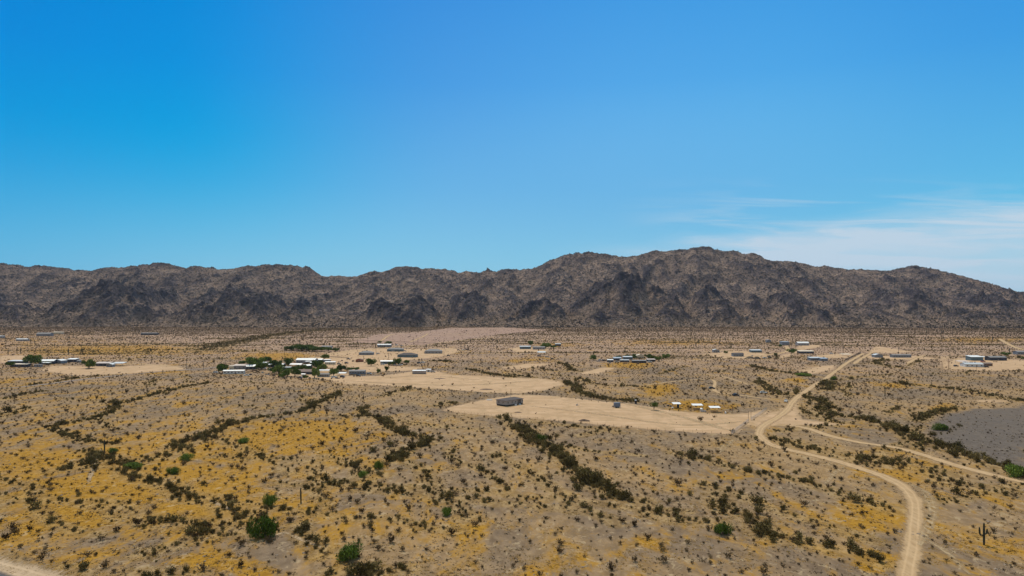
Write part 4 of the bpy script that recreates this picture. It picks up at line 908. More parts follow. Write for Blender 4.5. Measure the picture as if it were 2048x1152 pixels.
def building(name, label, cat, px0, px1, py, H, Wd, kind, wall, roof, rise=1.1, nwin=3, yaw=0, group=None, door=True, open_=False, raised=0.0):
    m = mpp(py); L = (px1-px0)*m/max(.5, math.cos(R(yaw)))-0.5; pc = at((px0+px1)/2, py); v = Vector((pc.x, pc.y, 0)).normalized()
    c0 = pc+v*(Wd/2+0.5*L*abs(math.sin(R(yaw)))); c0.z = float(gz(c0.x, c0.y))
    root = empty(name, c0, R(yaw)-math.atan2(pc.x, pc.y)*0.0); tag(root, label, cat, group)
    if open_:
        for sx in (-1, 1):
            for sy in (-1, 1): MB().box(sx*(L/2-.1)-.09, sx*(L/2-.1)+.09, sy*(Wd/2-.1)-.09, sy*(Wd/2-.1)+.09, -.1, H+(rise*(sy > 0) if kind == 'shed' else 0)).build('post', M_STEEL, root)
    else:
        mb = MB(); z0 = raised-0.15 if raised == 0 else raised; mb.box(-L/2, L/2, -Wd/2, Wd/2, z0, H)
        if kind == 'gable':
            for s in (-1, 1): mb.add([(s*L/2, -Wd/2, H), (s*L/2, Wd/2, H), (s*L/2, 0, H+rise*.97)], [(0, 1, 2) if s > 0 else (2, 1, 0)])
        if kind == 'end':
            for s in (-1, 1): mb.add([(-L/2, s*Wd/2, H), (L/2, s*Wd/2, H), (0, s*Wd/2, H+rise*.97)], [(2, 1, 0) if s > 0 else (0, 1, 2)])
        if kind == 'shed': mb.add([(-L/2, -Wd/2, H), (L/2, -Wd/2, H), (L/2, Wd/2, H), (-L/2, Wd/2, H), (L/2, Wd/2, H+rise*.97), (-L/2, Wd/2, H+rise*.97)], [(1, 2, 4), (3, 0, 5), (2, 3, 5, 4)])
        mb.build('wall', WM[wall], root)
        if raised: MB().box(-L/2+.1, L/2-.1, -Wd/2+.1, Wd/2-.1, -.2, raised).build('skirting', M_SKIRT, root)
        k = nwin+(1 if door else 0); dpos = k//2
        for i in range(k):
            x = -L/2+L*(i+.5)/k
            if door and i == dpos: MB().box(x-.5, x+.5, -Wd/2-.05, -Wd/2, max(.05, raised), 2.05+raised).build('door', M_DOOR, root)
            elif L/k > 1.4: window(root, x, -Wd/2, min(H-.75, 1.55+raised), min(1.5, L/k*.5), 0.95)
        if L > 0 and nwin: window(root, L/2, 0, min(H-.75, 1.55+raised), 1.2, 0.95, 'y', 1); window(root, -L/2, 0, min(H-.75, 1.55+raised), 1.2, 0.95, 'y', -1)
    roof_part(root, L, Wd, H, rise, kind, RM[roof])
    return root
B = building
# far left farm
B('farm_shed', 'long dark shed with pale flat roof in front of the large round tree', 'shed', 26, 58, 734, 2.8, 6, 'shed', 'dark', 'cream', .5, 2)
B('farm_shed', 'pale roofed shed behind the dark shed of the far left farm', 'shed', 20, 52, 728, 3.2, 8, 'shed', 'dark', 'metal', .6, 0, door=False)
B('travel_trailer', 'small grey box trailer right of the large round tree', 'trailer', 69, 84, 734, 2.4, 3, 'shed', 'grey', 'grey', .1, 2)
B('farmhouse', 'wide low farmhouse with bright white roof on the far left farm', 'house', 83, 112, 728, 3.0, 11, 'gable', 'dark', 'white', 1.6, 3, 6)
B('gabled_outbuilding', 'pale blue-grey gabled outbuilding right of the white roofed farmhouse', 'outbuilding', 110, 130, 727, 3.0, 8, 'end', 'blue', 'metal', 1.4, 2, -10)
B('carport', 'white carport at the front of the white roofed farmhouse', 'carport', 86, 100, 730, 2.3, 5, 'shed', 'dark', 'white', .3, open_=True)
B('farm_shed', 'white roofed dark shed right of the farmhouse', 'shed', 137, 155, 724, 3.0, 7, 'shed', 'dark', 'white', .7, 1)
B('storage_box', 'small grey storage box beside the white roofed dark shed', 'shed', 155, 162, 725, 2.4, 3, 'shed', 'grey', 'metal', .1, 0)
B('barn', 'long brown roofed barn right of the lone green tree', 'barn', 196, 226, 732, 2.8, 9, 'gable', 'dark', 'pinkish', 1.2, 2)
B('gabled_shed', 'small white gabled shed in front of the brown barn', 'shed', 215, 228, 734, 2.6, 5, 'end', 'blue', 'metal', 1.0, 1)
B('carport', 'pale roofed open carport at the right end of the brown barn', 'carport', 227, 250, 732, 2.8, 8, 'shed', 'dark', 'metal', .8, open_=True)
# far houses at the left
B('far_house', 'blue-grey gabled house far off at the left below the mountains', 'house', 76, 104, 672, 4.5, 12, 'gable', 'blue', 'grey', 3.0, 2)
B('far_house', 'pale low house far off right of the blue-grey gabled one', 'house', 106, 126, 668, 4.5, 10, 'shed', 'cream', 'cream', .6, 2)
B('far_house', 'low white trailer home far off at the left among dark bushes', 'house', 34, 57, 682, 3.4, 7, 'gable', 'grey', 'white', 1.0, 2)
B('far_house', 'dark low house far off in the scrub below the left mountains', 'house', 283, 316, 670, 4.0, 9, 'gable', 'dark', 'grey', 1.2, 2)
B('far_house', 'tiny grey house at the far left edge', 'house', -6, 8, 676, 4, 8, 'shed', 'grey', 'metal', .5, 1)
# homestead cluster
B('mobile_home', 'long white mobile home at the left front of the homestead', 'mobile home', 448, 489, 748, 2.9, 4.5, 'gable', 'white', 'white', .7, 5, 6)
B('workshop', 'grey workshop with a pale pinkish roof behind the long white mobile home', 'workshop', 468, 495, 738, 3.4, 7, 'shed', 'grey', 'pinkish', .9, 2)
B('workshop', 'workshop with pale teal gable roof beside the grey workshop', 'workshop', 494, 511, 739, 2.9, 8, 'gable', 'dark', 'metal', 1.6, 1, 12)
B('tall_shed', 'tall cream shed behind the homestead green tree', 'shed', 459, 467, 740, 3.8, 3.5, 'shed', 'cream', 'cream', .2, 0)
B('homestead_shed', 'white roofed shed among the dark trees of the homestead', 'shed', 524, 540, 731, 2.6, 7, 'shed', 'dark', 'white', .8, 1)
B('homestead_shed', 'low shed with narrow white roof below the dark homestead trees', 'shed', 536, 548, 734, 2.4, 5, 'shed', 'dark', 'metal', .5, 0)
B('homestead_shed', 'white roofed shed left of the tall narrow tree', 'shed', 559, 570, 734, 2.6, 7, 'gable', 'dark', 'white', 1.0, 0)
B('carport', 'long white roofed carport right of the tall narrow tree', 'carport', 581, 605, 734, 2.5, 7, 'gable', 'dark', 'white', 1.0, open_=True)
B('homestead_shed', 'flat pale shed below the long white carport', 'shed', 565, 584, 739, 2.2, 4, 'shed', 'dark', 'metal', .3, 0)
B('ranch_house', 'large grey gabled ranch house at the back of the homestead', 'house', 594, 634, 726, 3.2, 11, 'gable', 'grey', 'metal', 1.8, 4, -5)
B('carport', 'white carport in front of the large grey ranch house', 'carport', 611, 621, 727, 2.3, 4, 'shed', 'dark', 'white', .3, open_=True)
B('homestead_shed', 'small white roofed shed below the grey ranch house', 'shed', 607, 623, 736, 2.4, 7, 'gable', 'dark', 'white', 1.0, 0)
B('homestead_shed', 'square white roofed shed right of the grey ranch house', 'shed', 621, 628, 730, 2.6, 5, 'shed', 'dark', 'white', .8, 0)
B('homestead_shed', 'white roofed shed by the back dark tree', 'shed', 634, 646, 724, 2.6, 6, 'gable', 'dark', 'white', 1.0, 0)
B('homestead_shed', 'long low white roofed shelter at the back right of the homestead', 'shed', 647, 661, 724, 2.3, 5, 'shed', 'dark', 'white', .3, 0)
B('mobile_home', 'short white mobile home at the right of the homestead', 'mobile home', 650, 671, 729, 2.6, 4, 'shed', 'cream', 'white', .5, 4)
B('brown_house', 'house with long reddish brown roof at the homestead front', 'house', 593, 625, 749, 2.5, 7, 'shed', 'dark', 'brown', 1.7, 3, 8)
B('garden_shed', 'tiny white shed in front of the brown roofed house', 'shed', 603, 611, 753, 2.0, 2.5, 'gable', 'white', 'white', .5, 0)
B('carport', 'white awning over parked things right of the brown roofed house', 'carport', 638, 659, 746, 2.4, 5, 'shed', 'dark', 'white', .4, open_=True)
B('travel_trailer', 'rounded grey caravan at the homestead front edge', 'trailer', 635, 659, 754, 2.4, 3.5, 'shed', 'grey', 'grey', .4, 4)
B('carport', 'low white awning near the right end of the homestead', 'carport', 675, 692, 751, 2.0, 6, 'shed', 'dark', 'white', .4, open_=True)
B('mobile_home', 'blue-grey mobile home with dark windows beside the bare strip', 'mobile home', 699, 731, 749, 3.0, 8, 'gable', 'blue', 'grey', 1.0, 5, 5, raised=.5)
# far grove
B('far_house', 'pale roofed house behind the far grove', 'house', 644, 664, 698, 3.4, 9, 'gable', 'grey', 'grey', 1.4, 2)
# middle settlement
B('grey_house', 'grey hip roofed house left of the corral', 'house', 719, 747, 710, 3.0, 12, 'hip', 'blue', 'grey', 2.2, 3)
B('grey_house', 'far pale blue-grey house with a row of windows below the pink cleared ground', 'house', 755, 783, 694, 3.4, 9, 'gable', 'blue', 'metal', 1.2, 5)
B('grey_house', 'dark grey house behind the corral', 'house', 775, 807, 703, 3.2, 11, 'hip', 'teal', 'grey', 2.0, 3)
B('grey_house', 'large dark hip roofed house right of the corral', 'house', 797, 834, 715, 3.2, 13, 'hip', 'teal', 'dark', 2.4, 4, -8)
B('grey_house', 'grey hip roofed house left of the tall utility pole', 'house', 850, 884, 707, 3.4, 13, 'hip', 'grey', 'grey', 2.4, 4)
B('mobile_home', 'long mobile home with bright white roof behind parked cars', 'mobile home', 761, 791, 728, 2.8, 6, 'gable', 'teal', 'white', .9, 4, 4)
B('storage_building', 'plain brown-grey box building standing alone in the bare yard', 'building', 825, 852, 748, 3.0, 7, 'shed', 'taupe', 'white', .2, 0, door=False, raised=.4)
B('storage_box', 'small white box attached right of the brown-grey box building', 'shed', 853, 862, 744, 2.4, 4, 'shed', 'white', 'white', .2, 0)
B('wooden_shack', 'small reddish brown wooden shack below the hip roofed house', 'shack', 712, 726, 724, 2.6, 6, 'end', 'rust', 'brown', 1.0, 0)
# central houses and junk yard
B('low_house', 'low blue-grey house with pale patches in the centre distance', 'house', 1039, 1062, 698, 3.6, 8, 'shed', 'teal', 'metal', .7, 4)
B('low_house', 'flat dark house right of the low blue-grey house', 'house', 1065, 1090, 699, 3.4, 9, 'shed', 'grey', 'grey', .7, 3)
B('farm_shed', 'thin roofed shed right of the central green tree', 'shed', 1110, 1122, 692, 3.2, 6, 'shed', 'dark', 'metal', .6, 0)
B('lean_to', 'sagging grey lean-to on the slope below the central houses', 'lean-to', 1075, 1091, 709, 2.6, 8, 'shed', 'dark', 'metal', 1.0, 0, open_=True)
B('junk_yard_shed', 'white roofed shed at the left of the central junk yard', 'shed', 1214, 1226, 724, 2.2, 6, 'gable', 'dark', 'white', .7, 0)
B('junk_yard_shed', 'blue-grey shed at the back left of the junk yard', 'shed', 1226, 1242, 721, 2.6, 8, 'gable', 'dark', 'bluem', 1.2, 1)
B('junk_yard_shed', 'flat grey roofed long shed in the middle of the junk yard', 'shed', 1246, 1265, 719, 3.0, 7, 'shed', 'teal', 'metal', .6, 2)
B('junk_yard_shed', 'pale cream house at the back of the junk yard', 'house', 1272, 1287, 717, 3.6, 8, 'end', 'cream', 'cream', 1.4, 2)
B('junk_yard_shed', 'long dark shed with white edge at the junk yard front', 'shed', 1264, 1292, 726, 2.4, 7, 'shed', 'dark', 'grey', .5, 0)
B('junk_yard_shed', 'small shed right of the long dark junk yard shed', 'shed', 1240, 1258, 724, 2.0, 5, 'shed', 'dark', 'metal', .4, 0)
B('junk_yard_shed', 'low pale roof between the trees at the right of the junk yard', 'shed', 1293, 1310, 723, 2.2, 6, 'shed', 'dark', 'pinkish', .5, 0)
# right settlement
B('small_cabin', 'small pale cabin at the left of the right settlement', 'cabin', 1425, 1438, 705, 3.4, 7, 'end', 'grey', 'metal', 1.2, 2)
B('navy_house', 'dark blue house with grey roof in the right settlement', 'house', 1464, 1486, 713, 3.2, 8, 'gable', 'blue', 'dark', 1.4, 3)
B('low_house', 'low house with pale patched roof behind the brown mounds', 'house', 1500, 1522, 705, 3.0, 9, 'shed', 'teal', 'metal', .8, 4)
B('box_building', 'blue box shaped building standing far back on the right', 'building', 1561, 1577, 690, 5.2, 10, 'shed', 'blue', 'bluem', .3, 0, door=False)
B('far_barn', 'white roofed barn right of the blue box building', 'barn', 1593, 1616, 691, 4.0, 10, 'gable', 'grey', 'white', 2.0, 3)
B('small_cabin', 'tiny blue-grey cabin left of the blue box building', 'cabin', 1532, 1541, 685, 4.0, 8, 'end', 'blue', 'grey', 1.4, 1)
B('long_house', 'long low dark house under a pale roof right of the olive tree', 'house', 1596, 1626, 707, 2.9, 8, 'shed', 'dark', 'cream', .9, 4)
B('twin_shed', 'blue-grey shed with pale roof in the right settlement foreground', 'shed', 1617, 1640, 721, 2.9, 8, 'shed', 'blue', 'metal', .8, 2)
B('twin_shed', 'second blue shed touching the pale roofed one on its right', 'shed', 1639, 1653, 722, 2.7, 7, 'shed', 'blue', 'bluem', .7, 1)
B('open_shelter', 'flat pale shelter roof beside the far end of the dirt road', 'shelter', 1682, 1700, 712, 2.0, 8, 'shed', 'dark', 'cream', .5, open_=True)
B('gabled_shed', 'blue-grey gabled shed right of the far end of the dirt road', 'shed', 1746, 1763, 715, 3.0, 8, 'end', 'blue', 'metal', 1.5, 0)
B('mobile_home', 'long dark blue mobile home with pale windows right of the gabled shed', 'mobile home', 1782, 1820, 715, 3.0, 7, 'gable', 'blue', 'grey', .8, 6)
# farmyard at the right
B('barn', 'tall barn with bright white roof in the right farmyard', 'barn', 1936, 1961, 721, 4.2, 10, 'shed', 'teal', 'white', 1.2, 0)
B('lean_to', 'small white roofed lean-to right of the tall barn', 'lean-to', 1962, 1970, 720, 3.6, 6, 'shed', 'dark', 'white', .5, 0, open_=True)
B('barn', 'long low dark barn right of the white roofed barn', 'barn', 1974, 2009, 721, 3.6, 9, 'gable', 'dark', 'grey', 1.4, 0)
B('farmhouse', 'pale blue-white farmhouse at the front of the right farmyard', 'house', 1926, 1961, 734, 2.8, 10, 'gable', 'white', 'metal', 1.4, 3, -6)
B('farm_annex', 'brown annex at the right end of the pale farmhouse', 'shed', 1961, 1981, 732, 2.4, 7, 'gable', 'brown', 'brown', 1.0, 1)
B('carport', 'cream carport roof left of the pale farmhouse', 'carport', 1915, 1936, 728, 2.6, 8, 'shed', 'dark', 'pinkish', .6, open_=True)
B('far_house', 'blue-grey house half cut off by the right edge', 'house', 2030, 2052, 709, 3.4, 9, 'gable', 'blue', 'grey', 1.2, 3)

# the manufactured home in the bare lot: long body turned 45 degrees, recessed porch at the far end, near-black skirting painted as the shade below
def manufactured_home():
    c0 = at(1012, 813); root = empty('manufactured_home', c0, R(0)); tag(root, 'grey manufactured home with dark low hip roof in the bare fenced lot', 'house')
    root.rotation_euler = (0, 0, R(45)); H0, H1, Wd, L = 0.75, 3.45, 8.8, 15.5        # local +x runs away to the right, local +y away to the left
    wl_ = MB().box(0, L-5.2, 0, Wd, H0, H1); wl_.box(L-5.2, L-1.6, 1.5, Wd, H0, H1); wl_.box(L-1.6, L, 0.02, Wd-.02, H0, H1)
    wl_.build('wall', WM['taupe'], root)
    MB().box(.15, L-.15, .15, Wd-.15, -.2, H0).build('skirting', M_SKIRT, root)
    mb = MB(); o = .45; q = 3.6; z = H1
    mb.add([(-o, -o, z), (L+o, -o, z), (L+o, Wd+o, z), (-o, Wd+o, z), (-o, -o, z+.14), (L+o, -o, z+.14), (L+o, Wd+o, z+.14), (-o, Wd+o, z+.14), (q, Wd/2, z+1.25), (L-q, Wd/2, z+1.25)],
           [(3, 2, 1, 0), (0, 1, 5, 4), (1, 2, 6, 5), (2, 3, 7, 6), (3, 0, 4, 7), (4, 5, 9, 8), (5, 6, 9), (6, 7, 8, 9), (7, 4, 8)])
    rf = mb.build('roof', RM['dark'], root); MB().tube((L*.6, Wd*.62, z+.9), (L*.6, Wd*.62, z+1.7), .12, .12, 8).build('vent', M_STEEL, rf)
    for y in (2.6, 6.4): window(root, 0, y, 2.2, .9, 1.25, 'y', -1)
    for x in (1.8, 5.4, 8.6): window(root, x, 0, 2.2, .8, 1.35, 'x', -1)
    window(root, L-.8, .02, 2.3, .8, 1.2, 'x', -1)
    d = MB().box(L-3.9, L-2.9, 1.44, 1.5, H0+.02, H0+2.1).build('door', M_DOOR, root); MB().box(L-3.05, L-2.98, 1.38, 1.44, H0+.95, H0+1.08).build('handle', M_STEEL, d)
    MB().box(L-5.2, L-1.6, .05, 1.5, H0-.14, H0).build('porch_floor', M_WOOD, root)
    st_ = MB()
    for k in range(4): st_.box(L-4.2, L-2.8, -.35*(k+1), -.35*k, 0, H0-.16-.16*k)
    st_.build('steps', M_WHITE, root)
    for x in (L-5.1, L-1.7): MB().box(x-.07, x+.07, .12, .26, H0, H1).build('porch_post', M_WHITE, root)
    ac = MB().box(6.9, 8.1, -1.6, -.7, 0, .95, .04).build('air_conditioner', M_WHITE, root); MB().tube((7.5, -1.15, .95), (7.5, -1.15, 1.0), .36, .36, 12).build('fan_grille', M_BLACK, ac)
manufactured_home()

# shade shelters, trailer, toilet, tanks in the bare lot
def shelter(px0, px1, py, label, back=False):
    m = mpp(py); L = (px1-px0)*m; p = at((px0+px1)/2, py); root = empty('shade_shelter', p+Vector((0, 2, 0))); tag(root, label, 'shelter', 'shade shelters of the corral')
    for sx in (-1, 1):
        for sy in (-1, 1): MB().tube((sx*(L/2-.2), sy*1.8, -.1), (sx*(L/2-.2), sy*1.8, 2.75+(.2 if sy > 0 else 0)), .07, .07, 8).build('post', M_STEEL, root)
    mb = MB(); l = L/2+.2; mb.add([(-l, -2.1, 2.7), (l, -2.1, 2.7), (l, 2.1, 3.25), (-l, 2.1, 3.25), (-l, -2.1, 2.78), (l, -2.1, 2.78), (l, 2.1, 3.33), (-l, 2.1, 3.33)], [(3, 2, 1, 0), (4, 5, 6, 7), (0, 1, 5, 4), (1, 2, 6, 5), (2, 3, 7, 6), (3, 0, 4, 7)])
    mb.build('roof', RM['white'], root)
    if back: MB().box(L/2-1.7, L/2-.3, 1.5, 1.56, 0, 2.6).build('back_panel', M_BLACK, root)
    mb = MB(); mb.box(-L/2+.8, L/2-.8, .6, 1.2, .35, .75); mb.build('feed_trough', M_BLACK, root)
shelter(1347, 1362, 817, 'left shade shelter with white roof and black back panel', True)
shelter(1386, 1406, 820, 'middle white roofed shade shelter of the corral behind the white tank')
shelter(1421, 1441, 825, 'right white roofed shade shelter of the corral')
p = at(1234, 815); tr = empty('cargo_trailer', p, R(8)); tag(tr, 'blue-grey cargo trailer parked in the bare lot', 'trailer')
MB().box(-1.9, 1.9, -1.2, 1.2, .55, 3.0, .05).build('body', mat('trailer_blue', (0.10, 0.13, 0.19), .45, .1), tr)
MB().box(-1.6, 1.6, -1.26, -1.21, .62, 2.7).build('door', mat('trailer_door', (0.13, 0.16, 0.22), .5, .1), tr)
MB().tube((-1.9, 0, .5), (-3.4, 0, .45), .07).build('tow_bar', M_BLACK, tr); MB().tube((-3.2, 0, 0), (-3.2, 0, .9), .05).build('jack', M_STEEL, tr)
for x in (-.55, .55):
    for y in (-1.28, 1.08): MB().tube((x, y, .36), (x, y+.2, .36), .36, .36, 14).build('wheel', M_BLACK, tr)
MB().box(-2.9, -2.0, -.5, .5, .5, 1.1).build('tool_box', M_BLACK, tr)
p = at(1271.5, 807.5); tl = empty('portable_toilet', p); tag(tl, 'dark portable toilet with white roof at the back fence', 'portable toilet')
MB().box(-.58, .58, -.58, .58, .1, 2.2).build('cabin', mat('toilet_blue', (0.03, 0.035, 0.06), .5, .1), tl); MB().box(-.66, .66, -.66, .66, 2.2, 2.5, .12).build('roof', M_WHITE, tl)
MB().box(-.40, .40, -.61, -.58, .2, 2.05).build('door', M_BLACK, tl); MB().box(-.65, .65, -.65, .65, -.05, .1).build('base', M_BLACK, tl)
def tank(name, px, py, r, h, m, label, cat='tank'):
    p = at(px, py); o = MB().tube((0, 0, 0), (0, 0, h*.85), r, r, 16).tube((0, 0, h*.85), (0, 0, h), r, r*.35, 16); o = o.build(name, m); o.location = p; tag(o, label, cat); return o
tank('water_tank', 1403, 823, .85, 2.1, M_WHITE, 'white upright water tank at the middle shelter')
tank('water_drum', 1451, 827, .5, 1.1, M_WHITE, 'small white drum at the right end of the corral')
tank('trash_drum', 1336, 812.5, .7, 1.0, M_BLACK, 'black drum left of the left shade shelter'); tank('trash_drum', 1341, 813, .7, .8, M_BLACK, 'second black drum nearest the left shade shelter')
tank('feed_bin', 1345, 817, .6, .9, M_WHITE, 'low white bin in front of the left shade shelter', 'bin')
hp = at(1409, 824); o = MB().box(-1.1, 1.1, -.5, .5, .25, .9, .12).tube((-.7, -.5, .3), (-.7, .5, .3), .28).tube((.7, -.5, .3), (.7, .5, .3), .28).build('utility_cart', M_STEEL); o.location = hp; tag(o, 'grey utility cart right of the white water tank', 'cart')
p = at(979, 800.5); o = MB().box(-1.9, 1.9, -.6, .6, .1, .55, .25).tube((-1.5, -.5, .15), (-1.5, .5, .15), .14).tube((1.5, -.5, .15), (1.5, .5, .15), .14).build('upturned_boat', M_WHITE); o.location = p; tag(o, 'low white hull lying behind the grey manufactured home', 'boat hull')
p = at(1155, 811); wp = empty('well_head', p); tag(wp, 'small grey well head with pipes in the middle of the bare lot', 'well head')
MB().tube((0, 0, 0), (0, 0, 1.3), .22).build('casing', M_STEEL, wp); MB().tube((-1.2, 0, .25), (1.2, 0, .25), .08).tube((.9, 0, 0), (.9, 0, .7), .08).build('pipe', M_STEEL, wp); MB().box(-.9, -.3, -.3, .3, 0, .8).build('pressure_box', WM['grey'], wp)
def mound(name, px, py, wpx, hm, m, label, cat):
    p = at(px, py); r = wpx*mpp(py)/2; n = 26; vs = [(0, 0, hm)]; fs = []
    for k in range(n):
        a = 2*math.pi*k/n
        for q, z in ((.45, .75), (.8, .3), (1.05, -.05)): s = random.uniform(.8, 1.15); vs.append((math.cos(a)*r*q*s, math.sin(a)*r*q*s*.55, hm*z*random.uniform(.8, 1.2)))
    for k in range(n):
        a = 1+3*k; b = 1+3*((k+1) % n); fs += [(0, a, b), (a, a+1, b+1, b), (a+1, a+2, b+2, b+1)]
    me = bpy.data.meshes.new(name); me.from_pydata(vs, [], fs); me.materials.append(m); me.update(); o = link(bpy.data.objects.new(name, me)); o.location = p; tag(o, label, cat)
M_BRUSH = mat('brush_pile', (0.15, 0.10, 0.07), .95, .5, 2.5); M_SPOIL = mat('soil_heap', (0.27, 0.19, 0.115), .95, .3, 1.0)
mound('brush_pile', 1168, 842, 24, 1.1, M_BRUSH, 'brown brush pile at the front fence of the bare lot', 'brush pile')
mound('brush_pile', 1036, 825, 16, .5, M_BRUSH, 'low dark brush heap in front of the manufactured home', 'brush pile')
mound('soil_heap', 973, 779, 28, .7, M_BRUSH, 'long dark soil heap on the bare strip', 'soil heap')
mound('soil_heap', 880, 757, 24, .5, M_BRUSH, 'low dark soil heap near the brown-grey box building', 'soil heap')
mound('soil_heap', 1500, 717, 24, 2.8, RM['mud'], 'brown earth mound left in the right settlement', 'mound')
mound('soil_heap', 1514, 718, 16, 3.2, RM['mud'], 'olive-brown earth mound right of the first one', 'mound')

# fences
def line_pts(px_pts): return [at(*p) for p in px_pts]
def fence(name, label, pts, step, h, pr, m, wires, wr, cat='fence'):
    P_ = np.array([[p.x, p.y] for p in line_pts(pts)]); s = np.r_[0, np.cumsum(np.linalg.norm(np.diff(P_, axis=0), axis=1))]; n = min(98, max(2, int(s[-1]/step))); q = np.linspace(0, s[-1], n+1)
    xs = np.interp(q, s, P_[:, 0]); ys = np.interp(q, s, P_[:, 1]); zs = gz(xs, ys); root = empty(name, (xs[0], ys[0], zs[0])); tag(root, label, cat)
    pm = MB().tube((0, 0, -.2), (0, 0, h), pr, pr*.9, 6).mesh('post', m)
    for x, y, z in zip(xs, ys, zs):
        o = link(bpy.data.objects.new('post', pm), root); o.location = (x-xs[0]+random.uniform(-.05, .05), y-ys[0], z-zs[0]); o.rotation_euler = (random.uniform(-.04, .04), random.uniform(-.04, .04), 0)
    mb = MB()
    for wz_ in wires:
        for i in range(n): mb.tube((xs[i]-xs[0], ys[i]-ys[0], zs[i]-zs[0]+wz_), (xs[i+1]-xs[0], ys[i+1]-ys[0], zs[i+1]-zs[0]+wz_), wr, wr, 4)
    mb.build('rail' if wr > .03 else 'wire', m, root)
fence('wire_fence', 'thin wire fence along the front of the bare lot', [(884, 822), (920, 827), (1000, 834), (1100, 841), (1200, 851), (1300, 860), (1400, 867), (1462, 869)], 4.5, 1.5, .055, M_RUST, (.4, .8, 1.2), .012)
fence('wire_fence', 'wire fence along the back of the bare lot', [(884, 820), (905, 812), (960, 800), (1030, 788), (1090, 790), (1200, 801), (1262, 807), (1340, 811)], 6, 1.4, .05, M_RUST, (.5, 1.1), .012)
fence('pipe_fence', 'grey pipe fence at the right end of the bare lot before the gate', [(1463, 869), (1497, 843)], 2.4, 1.7, .075, M_STEEL, (.35, .75, 1.15, 1.55), .04)
fence('pipe_fence', 'grey pipe fence running from the gate to the dirt road', [(1502, 841), (1533, 820)], 2.4, 1.7, .075, M_STEEL, (.35, .75, 1.15, 1.55), .04)
fence('corral_fence', 'rusty corral panels in front of the shade shelters', [(1366, 818), (1385, 822), (1420, 827), (1445, 828), (1464, 822), (1466, 815)], 2.6, 1.7, .07, M_RUST, (.4, .8, 1.2, 1.6), .035)
fence('corral_fence', 'rusty corral panels behind the shade shelters', [(1366, 813), (1390, 813), (1430, 816), (1466, 816)], 2.6, 1.7, .07, M_RUST, (.4, .8, 1.2, 1.6), .035)
fence('corral_fence', 'small corral of thin posts right of the hip roofed house', [(752, 711), (760, 708), (781, 708), (783, 712)], 5, 1.9, .11, M_RUST, (.9, 1.7), .05)
fence('board_fence', 'dark board fence behind the right of the homestead', [(630, 714), (655, 714), (680, 716), (697, 717)], 4, 1.7, .12, M_WOOD, (.4, .8, 1.2, 1.6), .12)
fence('board_fence', 'dark board fence along the far end of the dirt road', [(1690, 721), (1706, 713), (1722, 706)], 4, 1.7, .12, M_WOOD, (.4, .8, 1.2, 1.6), .12)
fence('board_fence', 'long dark fence below the pink cleared ground', [(660, 681), (760, 683), (860, 687), (930, 690)], 9, 1.8, .12, M_WOOD, (.6, 1.2, 1.7), .09)
fence('wire_fence', 'wire fence along the front of the bare strip', [(650, 763), (700, 768), (760, 772), (830, 776)], 7, 1.3, .06, M_WOOD, (.5, 1.0), .02)
fence('pipe_fence', 'entrance fence posts of the right farmyard', [(1884, 739), (1884, 724), (1897, 722), (1897, 738)], 5, 2.6, .12, M_RUST, (1.0, 2.0), .04)

# gate of the bare lot
gp = [at(1497, 842), at(1502, 840.5)]; gt = empty('ranch_gate', gp[0]); tag(gt, 'tall dark entrance gate posts at the right end of the bare lot', 'gate')
for q in gp: MB().tube((q.x-gp[0].x, q.y-gp[0].y, -.2), (q.x-gp[0].x, q.y-gp[0].y, 5.6), .10, .09, 8).build('gate_post', M_WOOD, gt)
# utility poles
M_POLE = mat('pole_wood', (0.10, 0.07, 0.05), .9, .2, 2)
def pole(px, ytop, ybase, label):
    p = at(px, ybase); h = (ybase-ytop)*mpp(ybase); h = max(4, h); root = empty('utility_pole', p, random.uniform(-.4, .4)); tag(root, label, 'utility pole', 'utility poles of the settlement')
    MB().tube((0, 0, -.5), (0, 0, h), .20, .13, 8).build('post', M_POLE, root)
    if h > 7: MB().box(-1.2, 1.2, -.09, .09, h-1.0, h-.75).build('crossarm', M_POLE, root); MB().tube((.45, 0, h-3.2), (.45, 0, h-2.1), .25, .25, 10).build('transformer', M_STEEL, root)
for px, a, b, lab in [(752, 688, 708, 'utility pole beside the grey hip roofed house'), (888, 693, 712, 'tall utility pole at the right end of the settlement road'), (870, 674, 689, 'utility pole in front of the pink cleared ground right of centre'), (736, 672, 684, 'utility pole at the left end of the pink cleared ground'),
    (908, 673, 683, 'utility pole at the right end of the pink cleared ground'), (827, 675, 690, 'utility pole left of the far pole pair'), (836, 677, 692, 'left utility pole of the far pair'), (848, 680, 693, 'right utility pole of the far pair'), (777, 706, 722, 'utility pole behind the white roofed mobile home'),
    (727, 711, 724, 'utility pole beside the reddish wooden shack'), (1986-300, 690, 710, 'utility pole beside the far end of the dirt road'), (143, 745, 763, 'utility pole beside the left road'), (373, 719, 736, 'utility pole at the bend of the left road'), (407, 722, 740, 'utility pole left of the homestead'),
    (1582, 705, 722, 'utility pole among the scrub of the right settlement'), (1670, 690, 711, 'tall utility pole beside the parked car on the right'), (1797, 694, 712, 'utility pole behind the dark blue mobile home'), (569, 698, 714, 'utility pole behind the homestead trees'), (1022, 781, 789, 'short dark post behind the manufactured home'),
    (1352, 702, 714, 'utility pole right of the central junk yard'), (1260, 700, 712, 'utility pole behind the central junk yard'), (1029-44, 676, 690, 'utility pole in the scrub right of the settlement'), (524, 755, 766, 'short pole in front of the homestead'), (1916, 738, 752, 'pole in front of the right farmyard')]: pole(px, a, b, lab)

